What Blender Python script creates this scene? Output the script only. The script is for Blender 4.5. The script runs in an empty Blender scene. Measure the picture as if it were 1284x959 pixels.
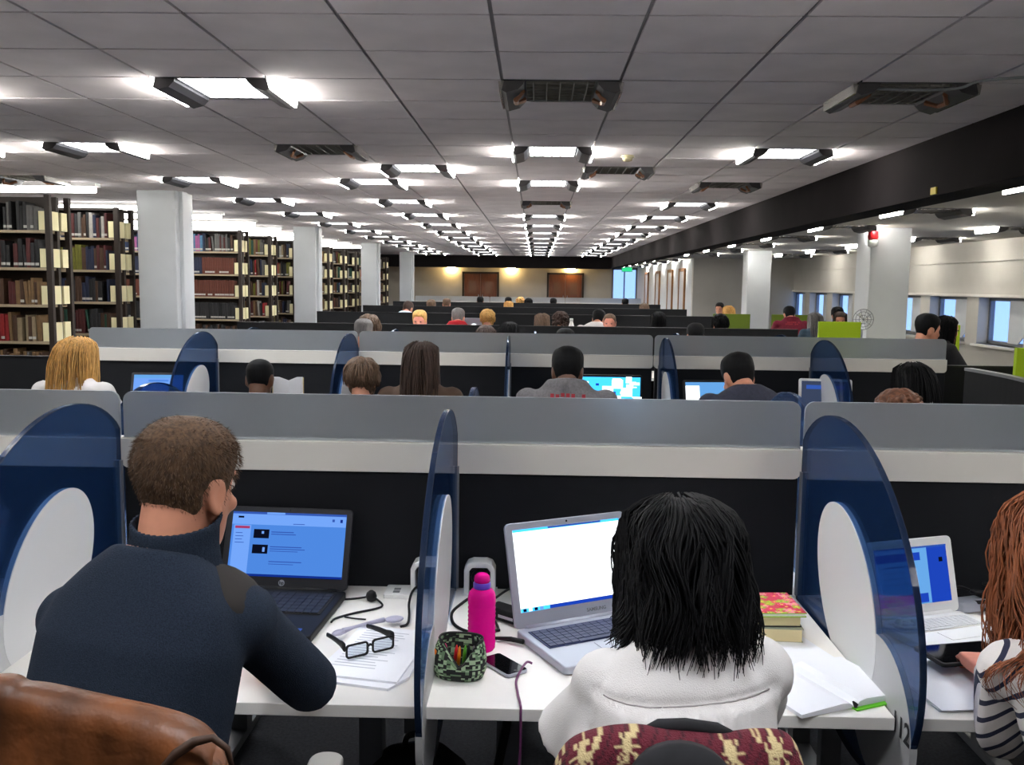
import bpy, bmesh, math, random
from mathutils import Vector, Matrix, Euler, noise
V = Vector
C = bpy.context.scene.collection
sc = bpy.context.scene
PI = math.pi
R = random.Random(7)

# ------------------------------------------------------------------ camera, world, exposure
CAMH = 1.627
CAMR = [(0.99958396, 0.02593148, 0.01262779), (0.01530748, -0.10588687, -0.99426035), (-0.02444552, 0.99404, -0.10623976)]
cam_data = bpy.data.cameras.new('camera')
cam_data.sensor_width = 36.0
cam_data.lens = 1150.0 / 1284.0 * 36.0
cam_data.clip_start = 0.05
cam_data.clip_end = 200
cam = bpy.data.objects.new('camera', cam_data)
C.objects.link(cam)
r_, d_, f_ = [V(a) for a in CAMR]
cam.matrix_world = Matrix(((r_.x, -d_.x, -f_.x, 0), (r_.y, -d_.y, -f_.y, 0), (r_.z, -d_.z, -f_.z, CAMH), (0, 0, 0, 1)))
sc.camera = cam
w = bpy.data.worlds.new('dusk')
sc.world = w
w.use_nodes = True
w.node_tree.nodes['Background'].inputs[0].default_value = (0.22, 0.36, 0.72, 1)
w.node_tree.nodes['Background'].inputs[1].default_value = 1.25
sc.view_settings.view_transform = 'Standard'
sc.view_settings.look = 'None'
sc.view_settings.exposure = 1.28
sc.view_settings.gamma = 1.0
sc.view_settings.use_curve_mapping = False
sc.cycles.max_bounces = 7
sc.cycles.diffuse_bounces = 4
sc.cycles.transparent_max_bounces = 16
sc.cycles.sample_clamp_indirect = 6.0
sc.cycles.caustics_reflective = False
sc.cycles.caustics_refractive = False
L_DIFF, L_WING, L_TUBE = 19.0, 34.0, 7.0      # radiance of louvres, wing lamps, stack tubes

# ------------------------------------------------------------------ materials
def lin(c):
    return tuple((x / 255 / 12.92 if x <= 10.3 else ((x / 255 + .055) / 1.055) ** 2.4) for x in c)

MATS = {}
def mat(name, col, rough=.6, metal=0, var=0, scale=(30, 30, 30), bump=0, bscale=200, spec=.5, trans=0, ior=1.45, sheen=0, detail=3):
    if name in MATS:
        return MATS[name]
    m = bpy.data.materials.new(name)
    m.use_nodes = True
    nt = m.node_tree
    b = nt.nodes['Principled BSDF']
    c = lin(col)
    b.inputs['Base Color'].default_value = (*c, 1)
    b.inputs['Roughness'].default_value = rough
    b.inputs['Metallic'].default_value = metal
    b.inputs['Specular IOR Level'].default_value = spec
    b.inputs['Transmission Weight'].default_value = trans
    b.inputs['IOR'].default_value = ior
    b.inputs['Sheen Weight'].default_value = sheen
    if var or bump:
        tc = nt.nodes.new('ShaderNodeTexCoord')
    if var:
        mp = nt.nodes.new('ShaderNodeMapping')
        mp.inputs['Scale'].default_value = scale
        nt.links.new(tc.outputs['Object'], mp.inputs[0])
        n = nt.nodes.new('ShaderNodeTexNoise')
        n.inputs['Scale'].default_value = 1
        n.inputs['Detail'].default_value = detail
        nt.links.new(mp.outputs[0], n.inputs['Vector'])
        mx = nt.nodes.new('ShaderNodeMix')
        mx.data_type = 'RGBA'
        mx.inputs[6].default_value = (*[x * (1 - var) for x in c], 1)
        mx.inputs[7].default_value = (*[min(1, x * (1 + var)) for x in c], 1)
        cr = nt.nodes.new('ShaderNodeMapRange')
        cr.inputs[1].default_value = .32
        cr.inputs[2].default_value = .68
        nt.links.new(n.outputs['Fac'], cr.inputs[0])
        nt.links.new(cr.outputs[0], mx.inputs[0])
        nt.links.new(mx.outputs[2], b.inputs['Base Color'])
    if bump:
        n2 = nt.nodes.new('ShaderNodeTexNoise')
        n2.inputs['Scale'].default_value = bscale
        n2.inputs['Detail'].default_value = 2
        nt.links.new(tc.outputs['Object'], n2.inputs['Vector'])
        bp = nt.nodes.new('ShaderNodeBump')
        bp.inputs['Strength'].default_value = bump
        bp.inputs['Distance'].default_value = .004
        nt.links.new(n2.outputs['Fac'], bp.inputs['Height'])
        nt.links.new(bp.outputs[0], b.inputs['Normal'])
    MATS[name] = m
    return m

def emit(name, col, strength):
    if name in MATS:
        return MATS[name]
    m = bpy.data.materials.new(name)
    m.use_nodes = True
    nt = m.node_tree
    nt.nodes.remove(nt.nodes['Principled BSDF'])
    e = nt.nodes.new('ShaderNodeEmission')
    e.inputs[0].default_value = (*lin(col), 1)
    e.inputs[1].default_value = strength
    nt.links.new(e.outputs[0], nt.nodes['Material Output'].inputs[0])
    MATS[name] = m
    return m

def attr_mat(name, attr, rough=.8, bump=0, bscale=400):
    m = mat(name, (128, 128, 128), rough, bump=bump, bscale=bscale)
    nt = m.node_tree
    a = nt.nodes.new('ShaderNodeVertexColor')
    a.layer_name = attr
    nt.links.new(a.outputs[0], nt.nodes['Principled BSDF'].inputs['Base Color'])
    return m

def acrylic(name, tint, body, fac, rough=.08):
    m = bpy.data.materials.new(name)
    m.use_nodes = True
    nt = m.node_tree
    b = nt.nodes['Principled BSDF']
    b.inputs['Base Color'].default_value = (*body, 1)
    b.inputs['Roughness'].default_value = rough
    t = nt.nodes.new('ShaderNodeBsdfTransparent')
    t.inputs[0].default_value = (*tint, 1)
    mx = nt.nodes.new('ShaderNodeMixShader')
    mx.inputs[0].default_value = fac
    nt.links.new(t.outputs[0], mx.inputs[1])
    nt.links.new(b.outputs[0], mx.inputs[2])
    nt.links.new(mx.outputs[0], nt.nodes['Material Output'].inputs[0])
    MATS[name] = m
    return m

M = MATS
mat('tile', (230, 222, 224), .9, var=.06, scale=(3, 3, 3), bump=.25, bscale=260)
mat('grid', (150, 144, 146), .7)
mat('plaster', (186, 182, 174), .85, var=.05, scale=(2, 2, 2))
mat('white_paint', (196, 199, 202), .6, var=.03, scale=(3, 3, 3))
mat('beam_paint', (27, 24, 25), .95, spec=.08, var=.1, scale=(4, 4, 4))
mat('carpet', (54, 56, 62), .95, var=.3, scale=(90, 90, 90), bump=.5, bscale=300)
mat('desk_white', (236, 232, 226), .35, var=.02, scale=(5, 5, 5))
mat('desk_edge', (196, 188, 178), .5)
mat('rail_white', (214, 210, 202), .45)
mat('fabric_navy', (9, 11, 17), .95, var=.25, scale=(300, 300, 300), bump=.3, bscale=700)
mat('fabric_black', (10, 11, 14), .95, var=.2, scale=(200, 200, 200))
mat('grey_metal', (120, 122, 126), .45, .3)
mat('dark_metal', (40, 40, 44), .4, .5)
mat('black_plastic', (14, 14, 16), .5, spec=.3)
mat('black_matte', (14, 14, 15), .7)
mat('white_plastic', (232, 232, 230), .35)
mat('silver', (168, 172, 184), .35, .35)
mat('lime', (160, 190, 20), .75, var=.05, scale=(150, 150, 150))
mat('olive', (98, 118, 30), .8)
mat('reflector', (190, 186, 180), .2, .9)
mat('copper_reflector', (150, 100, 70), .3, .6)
mat('wing_dark', (62, 60, 62), .5)
mat('louvre_off', (60, 58, 56), .4, .4)
mat('louvre_slot', (132, 128, 120), .6)
emit('lamp_diffuser', (240, 246, 255), L_DIFF)
emit('lamp_wing', (255, 252, 244), L_WING)
emit('lamp_tube', (255, 255, 250), L_TUBE)
emit('lamp_warm', (255, 214, 140), 45)
mat('post_brown', (44, 34, 28), .6)
mat('shelf_cream', (164, 148, 122), .6)
mat('card_cream', (232, 222, 178), .7)
mat('door_wood', (112, 62, 32), .5, var=.25, scale=(30, 30, 3))
mat('wood_frame', (128, 84, 44), .5, var=.2, scale=(30, 30, 4))
mat('skin', (194, 134, 108), .55, var=.08, scale=(25, 25, 25))
mat('skin_pink', (216, 140, 120), .55, var=.1, scale=(25, 25, 25))
mat('skin_brown', (96, 64, 46), .5, var=.1, scale=(25, 25, 25))
mat('wool_navy', (36, 44, 57), .95, var=.3, scale=(420, 420, 420), bump=.5, bscale=620, sheen=0, spec=.15)
mat('patch_suede', (34, 30, 28), .9)
mat('cotton_white', (214, 210, 208), .85, var=.04, scale=(10, 10, 10), bump=.25, bscale=500)
mat('denim', (40, 50, 74), .9, var=.2, scale=(200, 200, 200))
mat('black_cloth', (22, 22, 26), .9, var=.2, scale=(40, 40, 40))
mat('leather', (96, 54, 25), .45, var=.55, scale=(14, 14, 3), bump=.5, bscale=60)
mat('leather_dark', (54, 32, 18), .6)
mat('paper', (240, 241, 246), .8)
mat('page_edge', (224, 206, 160), .8)
mat('pink_plastic', (240, 20, 150), .25, trans=.15, ior=1.15)
mat('purple_cap', (96, 60, 190), .3)
mat('cable_purple', (96, 44, 84), .4)
mat('hair_brown_short', (80, 59, 41), .8, var=.45, scale=(170, 170, 60))
mat('hair_black', (6, 6, 8), .7, spec=.2, var=.4, scale=(120, 120, 12))
mat('hair_red', (132, 74, 42), .68, var=.45, scale=(120, 120, 10))
mat('hair_blond', (196, 150, 84), .68, var=.4, scale=(110, 110, 10))
mat('hair_dark_brown', (54, 36, 27), .68, var=.45, scale=(110, 110, 10))
mat('hair_mid_brown', (92, 70, 52), .65, var=.4, scale=(110, 110, 14))
mat('hair_grey', (110, 106, 104), .7, var=.3, scale=(110, 110, 14))
mat('hair_curly', (88, 52, 32), .6, var=.4, scale=(60, 60, 60))
mat('hoodie_grey', (104, 102, 104), .9, var=.15, scale=(90, 90, 90))
mat('cloth_slate', (44, 46, 60), .9, var=.15, scale=(60, 60, 60))
mat('cloth_crimson', (104, 18, 40), .9, var=.15, scale=(60, 60, 60))
mat('cloth_red', (178, 30, 40), .9)
mat('cloth_pale', (196, 206, 222), .9)
mat('cloth_blue', (70, 96, 150), .9)
mat('cloth_teal', (52, 70, 84), .9)
mat('cloth_brown', (74, 56, 44), .9)
mat('print_red', (140, 40, 48), .9)
mat('eye_dark', (46, 34, 30), .3)
mat('eye_white', (225, 222, 218), .3)
mat('ink', (20, 20, 26), .7)
mat('ink_grey', (186, 188, 198), .8)
mat('red_plastic', (190, 24, 30), .4)
mat('yellow_tag', (190, 168, 40), .6)
mat('green_cover', (110, 214, 40), .5)
mat('glass_lens', (235, 240, 245), .03, trans=1, ior=1.05)
mat('book_grey', (70, 66, 66), .6)
mat('spoon', (178, 176, 196), .35)
emit('screen_white', (244, 252, 255), .9)
emit('screen_blue', (84, 146, 240), .36)
emit('screen_blue_soft', (116, 166, 248), .42)
emit('screen_navy', (20, 52, 150), .35)
emit('screen_deep', (30, 70, 190), .4)
emit('screen_dark', (16, 22, 44), .25)
emit('screen_ink', (56, 96, 190), .36)
emit('screen_red', (170, 60, 110), .4)
emit('screen_cyan', (60, 176, 255), .8)
emit('screen_dim', (104, 168, 232), .42)
emit('screen_slate', (96, 112, 150), .15)
acrylic('acrylic_blue', (.30, .46, .70), (.012, .035, .10), .42)
acrylic('acrylic_white', (.75, .76, .78), (.80, .80, .80), .86, .3)
acrylic('acrylic_disc', (.80, .82, .85), (.72, .72, .72), .72, .3)
acrylic('acrylic_rim', (.45, .52, .6), (.05, .065, .10), .8, .15)
acrylic('pane_glass', (.92, .95, .98), (.3, .35, .45), .12, .03)
def frosted():
    m = mat('frosted', (186, 192, 198), .5, trans=.62, ior=1.12)
    return m
frosted()

# ------------------------------------------------------------------ mesh building
class MB:
    def __init__(s):
        s.v, s.f, s.m = [], [], []
    def add(s, vs, fs, m=0):
        o = len(s.v)
        s.v += [tuple(p) for p in vs]
        s.f += [tuple(i + o for i in f) for f in fs]
        s.m += [m] * len(fs)
        return s
    def bb(s, x0, y0, z0, x1, y1, z1, m=0):
        return s.add([(x0, y0, z0), (x1, y0, z0), (x1, y1, z0), (x0, y1, z0), (x0, y0, z1), (x1, y0, z1), (x1, y1, z1), (x0, y1, z1)],
                     [(0, 3, 2, 1), (4, 5, 6, 7), (0, 1, 5, 4), (1, 2, 6, 5), (2, 3, 7, 6), (3, 0, 4, 7)], m)
    def box(s, c, size, rot=None, m=0):
        h = V(size) / 2
        ps = [V((sx * h.x, sy * h.y, sz * h.z)) for sx, sy, sz in [(-1, -1, -1), (1, -1, -1), (1, 1, -1), (-1, 1, -1), (-1, -1, 1), (1, -1, 1), (1, 1, 1), (-1, 1, 1)]]
        if rot is not None:
            if not isinstance(rot, Matrix):
                rot = Euler(rot).to_matrix()
            ps = [rot @ p for p in ps]
        return s.add([p + V(c) for p in ps], [(0, 3, 2, 1), (4, 5, 6, 7), (0, 1, 5, 4), (1, 2, 6, 5), (2, 3, 7, 6), (3, 0, 4, 7)], m)
    def rings(s, rs, m=0, cap=True, closed=True):
        n = len(rs[0])
        vs = [p for r in rs for p in r]
        fs = []
        for i in range(len(rs) - 1):
            for j in range(n if closed else n - 1):
                k = (j + 1) % n
                fs.append((i * n + j, i * n + k, (i + 1) * n + k, (i + 1) * n + j))
        if cap and closed:
            fs.append(tuple(reversed(range(n))))
            fs.append(tuple((len(rs) - 1) * n + j for j in range(n)))
        return s.add(vs, fs, m)
    def tube(s, pts, r, n=8, m=0, flat=1.0):
        pts = [V(p) for p in pts]
        if not isinstance(r, (list, tuple)):
            r = [r] * len(pts)
        rs = []
        prev = None
        for i, p in enumerate(pts):
            t = (pts[min(i + 1, len(pts) - 1)] - pts[max(i - 1, 0)])
            t = t.normalized() if t.length > 1e-9 else V((0, 0, 1))
            if prev is None:
                a = V((0, 0, 1)) if abs(t.z) < .9 else V((1, 0, 0))
                u = t.cross(a).normalized()
            else:
                u = (prev - t * prev.dot(t))
                u = u.normalized() if u.length > 1e-6 else t.orthogonal().normalized()
            prev = u
            v = t.cross(u)
            rs.append([p + (u * math.cos(2 * PI * k / n) + v * math.sin(2 * PI * k / n) * flat) * r[i] for k in range(n)])
        return s.rings(rs, m)
    def lathe(s, prof, c=(0, 0, 0), n=24, m=0):
        c = V(c)
        return s.rings([[c + V((r * math.cos(2 * PI * k / n), r * math.sin(2 * PI * k / n), z)) for k in range(n)] for r, z in prof], m)
    def ell(s, c, r, nu=16, nv=10, rot=None, m=0):
        c = V(c)
        rs = []
        for i in range(nv + 1):
            a = -PI / 2 + PI * (i + (.04 if i == 0 else -.04 if i == nv else 0)) / nv
            ring = [V((r[0] * math.cos(a) * math.cos(2 * PI * k / nu), r[1] * math.cos(a) * math.sin(2 * PI * k / nu), r[2] * math.sin(a))) for k in range(nu)]
            rs.append([c + (rot @ p if rot else p) for p in ring])
        return s.rings(rs, m)
    def prism(s, pts, axis, a, b, m=0):
        """outline of 2-D points extruded along axis from a to b"""
        def P(p, t):
            return {'x': (t, p[0], p[1]), 'y': (p[0], t, p[1]), 'z': (p[0], p[1], t)}[axis]
        return s.rings([[P(p, a) for p in pts], [P(p, b) for p in pts]], m)
    def mesh(s, name, mats, smooth=False):
        me = bpy.data.meshes.new(name)
        me.from_pydata(s.v, [], s.f)
        for x in (mats if isinstance(mats, (list, tuple)) else [mats]):
            me.materials.append(M[x] if isinstance(x, str) else x)
        if any(s.m):
            me.polygons.foreach_set('material_index', s.m)
        bm = bmesh.new()
        bm.from_mesh(me)
        bmesh.ops.recalc_face_normals(bm, faces=bm.faces)
        bm.to_mesh(me)
        bm.free()
        if smooth:
            me.polygons.foreach_set('use_smooth', [True] * len(me.polygons))
        return me
    def build(s, name, mats, parent=None, smooth=False, bevel=0, loc=None):
        o = link(name, s.mesh(name, mats, smooth), parent)
        if loc is not None:
            o.location = loc
        if bevel:
            b = o.modifiers.new('bevel', 'BEVEL')
            b.width = bevel
            b.segments = 3
            b.limit_method = 'ANGLE'
            b.angle_limit = .7
        return o

def link(name, data, parent=None):
    o = bpy.data.objects.new(name, data)
    C.objects.link(o)
    if parent is not None:
        o.parent = parent
    return o

def tag(o, label=None, cat=None, group=None, kind=None):
    if label: o['label'] = label
    if cat: o['category'] = cat
    if group: o['group'] = group
    if kind: o['kind'] = kind
    return o

def thing(name, label, cat, loc=(0, 0, 0), rz=0, group=None):
    o = bpy.data.objects.new(name, None)
    o.empty_display_size = .1
    C.objects.link(o)
    o.location = loc
    o.rotation_euler = (0, 0, rz)
    return tag(o, label, cat, group)

def copy_tree(root, **kw):
    """copy of a thing with copies of its parts and sub-parts"""
    kidmap = {}
    for x in C.objects:
        if x.parent is not None:
            kidmap.setdefault(x.parent, []).append(x)
    def rec(o, parent):
        c = o.copy()
        C.objects.link(c)
        if parent is not None:
            c.parent = parent
        for k in kidmap.get(o, []):
            rec(k, c)
        return c
    return rec(root, None)

def struct(name, mb, mats, bevel=0, smooth=False):
    return tag(mb.build(name, mats, None, smooth, bevel), kind='structure')

def fuse(mb, voxel, smooth=3, factor=.5):
    """one continuous surface from overlapping shapes"""
    o = link('fuse', mb.mesh('fuse', []))
    r = o.modifiers.new('r', 'REMESH')
    r.mode = 'VOXEL'
    r.voxel_size = voxel
    if smooth:
        s = o.modifiers.new('s', 'SMOOTH')
        s.iterations = smooth
        s.factor = factor
    dg = bpy.context.evaluated_depsgraph_get()
    dg.update()
    me = bpy.data.meshes.new_from_object(o.evaluated_get(dg))
    bpy.data.objects.remove(o)
    me.polygons.foreach_set('use_smooth', [True] * len(me.polygons))
    return me

def fused(name, mb, voxel, mats, parent=None, smooth=3, factor=.5):
    me = fuse(mb, voxel, smooth, factor)
    me.name = name
    for x in (mats if isinstance(mats, (list, tuple)) else [mats]):
        me.materials.append(M[x])
    return link(name, me, parent)

def text_mesh(txt, size, extrude=.0002):
    cu = bpy.data.curves.new('t', 'FONT')
    cu.body = txt
    cu.size = size
    cu.extrude = extrude
    cu.align_x = 'CENTER'
    cu.align_y = 'CENTER'
    cu.resolution_u = 3
    cu.offset = size * .022
    o = link('t', cu)
    dg = bpy.context.evaluated_depsgraph_get()
    dg.update()
    me = bpy.data.meshes.new_from_object(o.evaluated_get(dg))
    bpy.data.objects.remove(o)
    return me

def text(name, txt, size, m, parent, mtx):
    me = text_mesh(txt, size)
    me.materials.clear()
    me.materials.append(M[m])
    o = link(name, me, parent)
    o.matrix_local = mtx
    return o

def bez(p, n=16):
    """Catmull-Rom through points"""
    p = [V(a) for a in p]
    out = []
    for i in range(len(p) - 1):
        a, b, c, d = p[max(i - 1, 0)], p[i], p[i + 1], p[min(i + 2, len(p) - 1)]
        for k in range(n):
            t = k / n
            out.append(.5 * ((2 * b) + (c - a) * t + (2 * a - 5 * b + 4 * c - d) * t * t + (3 * b - a - 3 * c + d) * t ** 3))
    out.append(p[-1])
    return out

def rrect(x0, y0, x1, y1, r, n=5, corners=(1, 1, 1, 1)):
    pts = []
    for (cx, cy, a0, on) in ((x1 - r, y1 - r, 0, corners[0]), (x0 + r, y1 - r, 90, corners[1]), (x0 + r, y0 + r, 180, corners[2]), (x1 - r, y0 + r, 270, corners[3])):
        if on:
            for k in range(n + 1):
                a = math.radians(a0 + 90 * k / n)
                pts.append((cx + r * math.cos(a), cy + r * math.sin(a)))
        else:
            sx = 1 if a0 in (0, 270) else -1
            sy = 1 if a0 in (0, 90) else -1
            pts.append((cx + sx * r, cy + sy * r))
    return pts

def to_px(p):
    q = V(p) - V((0, 0, CAMH))
    z = f_.dot(q)
    if z <= .05:
        return None
    return 642 + 1150 * r_.dot(q) / z, 479.5 + 1150 * d_.dot(q) / z, z

ORD = ['zeroth', 'first', 'second', 'third', 'fourth', 'fifth', 'sixth', 'seventh', 'eighth', 'ninth', 'tenth', 'eleventh', 'twelfth', 'thirteenth', 'fourteenth', 'fifteenth',
       'sixteenth', 'seventeenth', 'eighteenth', 'nineteenth', 'twentieth', 'twenty-first', 'twenty-second', 'twenty-third', 'twenty-fourth', 'twenty-fifth', 'twenty-sixth',
       'twenty-seventh', 'twenty-eighth', 'twenty-ninth', 'thirtieth', 'thirty-first', 'thirty-second', 'thirty-third', 'thirty-fourth', 'thirty-fifth', 'thirty-sixth']

# ------------------------------------------------------------------ the setting
CZ, CZR, BX, FARY, RX, LX = 2.74, 2.38, 2.9, 38.0, 6.8, -9.6
struct('floor', MB().bb(LX - .3, -4, -.1, RX + .5, FARY + .3, 0), 'carpet')
struct('wall_left', MB().bb(LX - .3, -4, 0, LX, FARY, CZ + .3), 'plaster')
struct('wall_near', MB().bb(LX - .3, -4.3, 0, RX + .5, -4, CZ + .3), 'plaster')

PX, PY = .644, .604
TX0, TY0 = .12 - PX / 2, 5.134                # one tile corner; fixtures sit on this grid
ceil = struct('ceiling', MB().bb(LX, -4, CZ + .012, BX + .3, 36.4, CZ + .15), 'grid')
# where the light fittings are: (x, y, state)
FIX = []
OFF = {(0, 0), (1, 0), (-1, 1), (1, 2), (0, 3), (-3, 2)}
for j in (-3, -2, -1, 0, 1):
    for k in range(-2, 13):
        if j == -3 and k != 2:
            continue
        x, y = .12 + 1.932 * j, 5.436 + 2.416 * k
        FIX.append((x, y, (j, k) not in OFF, j, k))
FIX.append((-1.168, 9.06, True, 'x', 1))
FIX.append((.764, 9.06, False, 'x', 2))
FIX.append((-5.03, 7.852, True, 'x', 3))
taken = {(round((x - PX / 2 - TX0) / PX), round((y - PY / 2 - TY0) / PY)) for x, y, *_ in FIX}
tile_me = MB().bb(-PX / 2 + .009, -PY / 2 + .009, -.006, PX / 2 - .009, PY / 2 - .009, .006).mesh('tile', 'tile')
cand = []
edge = []
for i in range(-15, 5):
    for j in range(-15, 52):
        cx, cy = TX0 + (i + .5) * PX, TY0 + (j + .5) * PY
        if (i, j) in taken or cx - PX / 2 > BX - .05 or cx - PX / 2 < LX:
            continue
        if cx + PX / 2 > BX:                              # cut tile against the beam
            edge.append((cx - PX / 2, cy))
            continue
        p = to_px((cx, cy, CZ))
        seen = p is not None and -90 < p[0] < 1374 and -60 < p[1]
        cand.append((0 if seen else 1, (cx * cx + cy * cy), cx, cy))
cand.sort()
rest = MB()
for n, (x0, cy) in enumerate(edge):
    e_ = MB().bb(x0 + .009, -PY / 2 + .009, -.006, BX - .004, PY / 2 - .009, .006).mesh('tile', 'tile') if n == 0 else e_
    if 2.5 < cy < 9:
        link('tile', e_, ceil).location = (0, cy, CZ)
    else:
        rest.bb(x0 + .009, cy - PY / 2 + .009, CZ - .006, BX - .004, cy + PY / 2 - .009, CZ + .006)
for n, (s_, d2, cx, cy) in enumerate(cand):
    if n < 284:
        t = link('tile', tile_me, ceil)
        t.location = (cx, cy, CZ)
    else:
        rest.bb(cx - PX / 2 + .009, cy - PY / 2 + .009, CZ - .006, cx + PX / 2 - .009, cy + PY / 2 - .009, CZ + .006)
tag(rest.build('tile_field', 'tile', ceil), kind='stuff')

struct('ceiling_right', MB().bb(BX + .3, -4, CZR, RX + .3, FARY, CZR + .15), 'plaster')
struct('beam', MB().bb(BX, -4, 2.31, BX + .3, FARY, CZ + .1), 'beam_paint')
tag(MB().bb(LX, 36.4, CZ + .0, BX, FARY, CZ + .15).build('ceiling', 'plaster'), kind='structure')
struct('beam_far', MB().bb(LX, 36.0, 2.27, BX, 36.4, CZ + .1), 'beam_paint')

# far wall with two double doors and a blue window
def wall_with_holes(name, x0, x1, z0, z1, y0, y1, holes, m, axis='y'):
    mb = MB()
    xs = [x0]
    for a, b, c, d in sorted(holes):
        xs += [a, b]
    xs.append(x1)
    hs = sorted(holes)
    def add(a, b, c, d):
        if b - a > 1e-4 and d - c > 1e-4:
            if axis == 'y':
                mb.bb(a, y0, c, b, y1, d)
            else:
                mb.bb(y0, a, c, y1, b, d)
    for i in range(len(xs) - 1):
        if i % 2 == 0:
            add(xs[i], xs[i + 1], z0, z1)
        else:
            h = hs[i // 2]
            add(h[0], h[1], z0, h[2])
            add(h[0], h[1], h[3], z1)
    return struct(name, mb, m)
wall_with_holes('wall_far', LX, RX + .5, 0, CZ + .3, FARY, FARY + .3, [(3.16, 4.12, 1.0, 2.3)], 'plaster')
wb = MB()
wb.bb(3.16, FARY + .16, 1.0, 4.12, FARY + .17, 2.3)
win = struct('window_1', wb, 'pane_glass')
fr = MB()
for a in ((3.10, 3.18, .95, 2.36), (4.1, 4.17, .95, 2.36), (3.61, 3.65, 1.0, 2.3)):
    fr.bb(a[0], FARY - .02, a[2], a[1], FARY + .2, a[3])
fr.bb(3.1, FARY - .02, .95, 4.17, FARY + .2, 1.02)
fr.bb(3.1, FARY - .02, 2.28, 4.17, FARY + .2, 2.36)
fr.build('frame', 'grey_metal', win)
for i, x0 in enumerate((-2.96, .53)):
    w_ = 1.36
    d = MB()
    for a in ((-.08, 0), (w_, w_ + .08)):
        d.bb(x0 + a[0], FARY - .04, 0, x0 + a[1], FARY, 2.12)
    d.bb(x0 - .08, FARY - .04, 2.05, x0 + w_ + .08, FARY, 2.13)
    door = struct('door_%d' % (i + 1), d, 'post_brown')
    for s_ in (0, 1):
        a = x0 + s_ * w_ / 2
        lf = MB().bb(a + .008, FARY - .03, .01, a + w_ / 2 - .008, FARY - .002, 2.05).build('door_leaf', 'door_wood', door)
        g = MB().bb(a + .2, FARY - .036, 1.25, a + w_ / 2 - .2, FARY - .029, 1.75).build('glass_pane', mat('door_pane', (120, 84, 62), .2), lf)
        MB().tube([(a + (w_ / 2 - .08 if s_ == 0 else .08), FARY - .06, .95), (a + (w_ / 2 - .08 if s_ == 0 else .08), FARY - .06, 1.2)], .012, 6).build('door_handle', 'silver', lf)

# right wall: low splayed windows under a tall blank wall
holes = []
ys = [9.45 + 1.75 * k for k in range(14)]
for y in ys:
    holes.append((y, y + 1.36, .82, 1.52))
wall_with_holes('wall_right', -4, FARY, 0, CZ + .3, RX, RX + .24, holes, 'plaster', axis='x')
trim = struct('trim_1', MB().bb(RX - .05, -4, 1.53, RX, FARY, 1.57), 'rail_white')
struct('trim_2', MB().bb(RX - .03, -4, 2.06, RX, FARY, 2.075), 'plaster')
for n, y in enumerate(ys):
    m_ = MB().bb(RX + .19, y + .05, .87, RX + .20, y + 1.31, 1.47)
    wn = struct('window_%d' % (n + 2), m_, 'pane_glass')
    f = MB()
    f.bb(RX + .16, y, .82, RX + .23, y + .05, 1.52)
    f.bb(RX + .16, y + 1.31, .82, RX + .23, y + 1.36, 1.52)
    f.bb(RX + .16, y, .82, RX + .23, y + 1.36, .87)
    f.bb(RX + .16, y, 1.47, RX + .23, y + 1.36, 1.52)
    f.build('window_frame', 'grey_metal', wn)
    MB().prism([(y + .05, 1.48), (y + .70, 1.48), (y + .70, .86), (y + .42, .86), (y + .05, 1.15)], 'x', RX + .14, RX + .16).build('blind_panel', 'white_paint', wn)
    MB().bb(RX + .1, y - .0, .82, RX + .16, y + .05, 1.52).build('reveal', 'white_paint', wn)
    MB().bb(RX - .08, y - .03, .78, RX + .16, y + 1.39, .82).build('window_sill', 'rail_white', wn)

# room standing in the right aisle: facing wall and a side wall with brown door frames
struct('wall_room', MB().bb(4.15, 24.5, 0, RX, 24.7, CZR), 'plaster')
side = struct('wall_side', MB().bb(4.15, 24.7, 0, 4.35, FARY, CZR), 'white_paint')
for k, y in enumerate((25.7, 28.0, 30.9, 34.0)):
    f = MB()
    f.bb(4.10, y, 0, 4.16, y + .1, 2.1)
    f.bb(4.10, y + .95, 0, 4.16, y + 1.05, 2.1)
    f.bb(4.10, y, 2.05, 4.16, y + 1.05, 2.14)
    dr = struct('door_%d' % (k + 3), f, 'wood_frame')
    MB().bb(4.12, y + .1, .01, 4.148, y + .95, 2.05).build('door_leaf', mat('door_grey', (188, 190, 196), .5), dr)

# columns
for n, (x0, x1, y0, y1, h) in enumerate([(-4.985, -4.50, 11.46, 12.05, CZ), (-4.93, -4.48, 18.66, 19.25, CZ), (-4.93, -4.48, 25.9, 26.5, CZ), (-4.93, -4.48, 33.2, 33.8, CZ),
                                          (4.11, 4.60, 11.5, 12.0, CZR), (4.33, 4.80, 19.0, 19.5, CZR)]):
    cb = MB().bb(x0, y0, 0, x1, y1, h)
    if n < 4:
        cb.bb(x1 - .002, y0 + .12, 0, x1 + .05, y0 + .3, h)     # conduit casing on the aisle side
    tag(cb.build('column', 'white_paint', None, False, .012), kind='structure')

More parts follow.
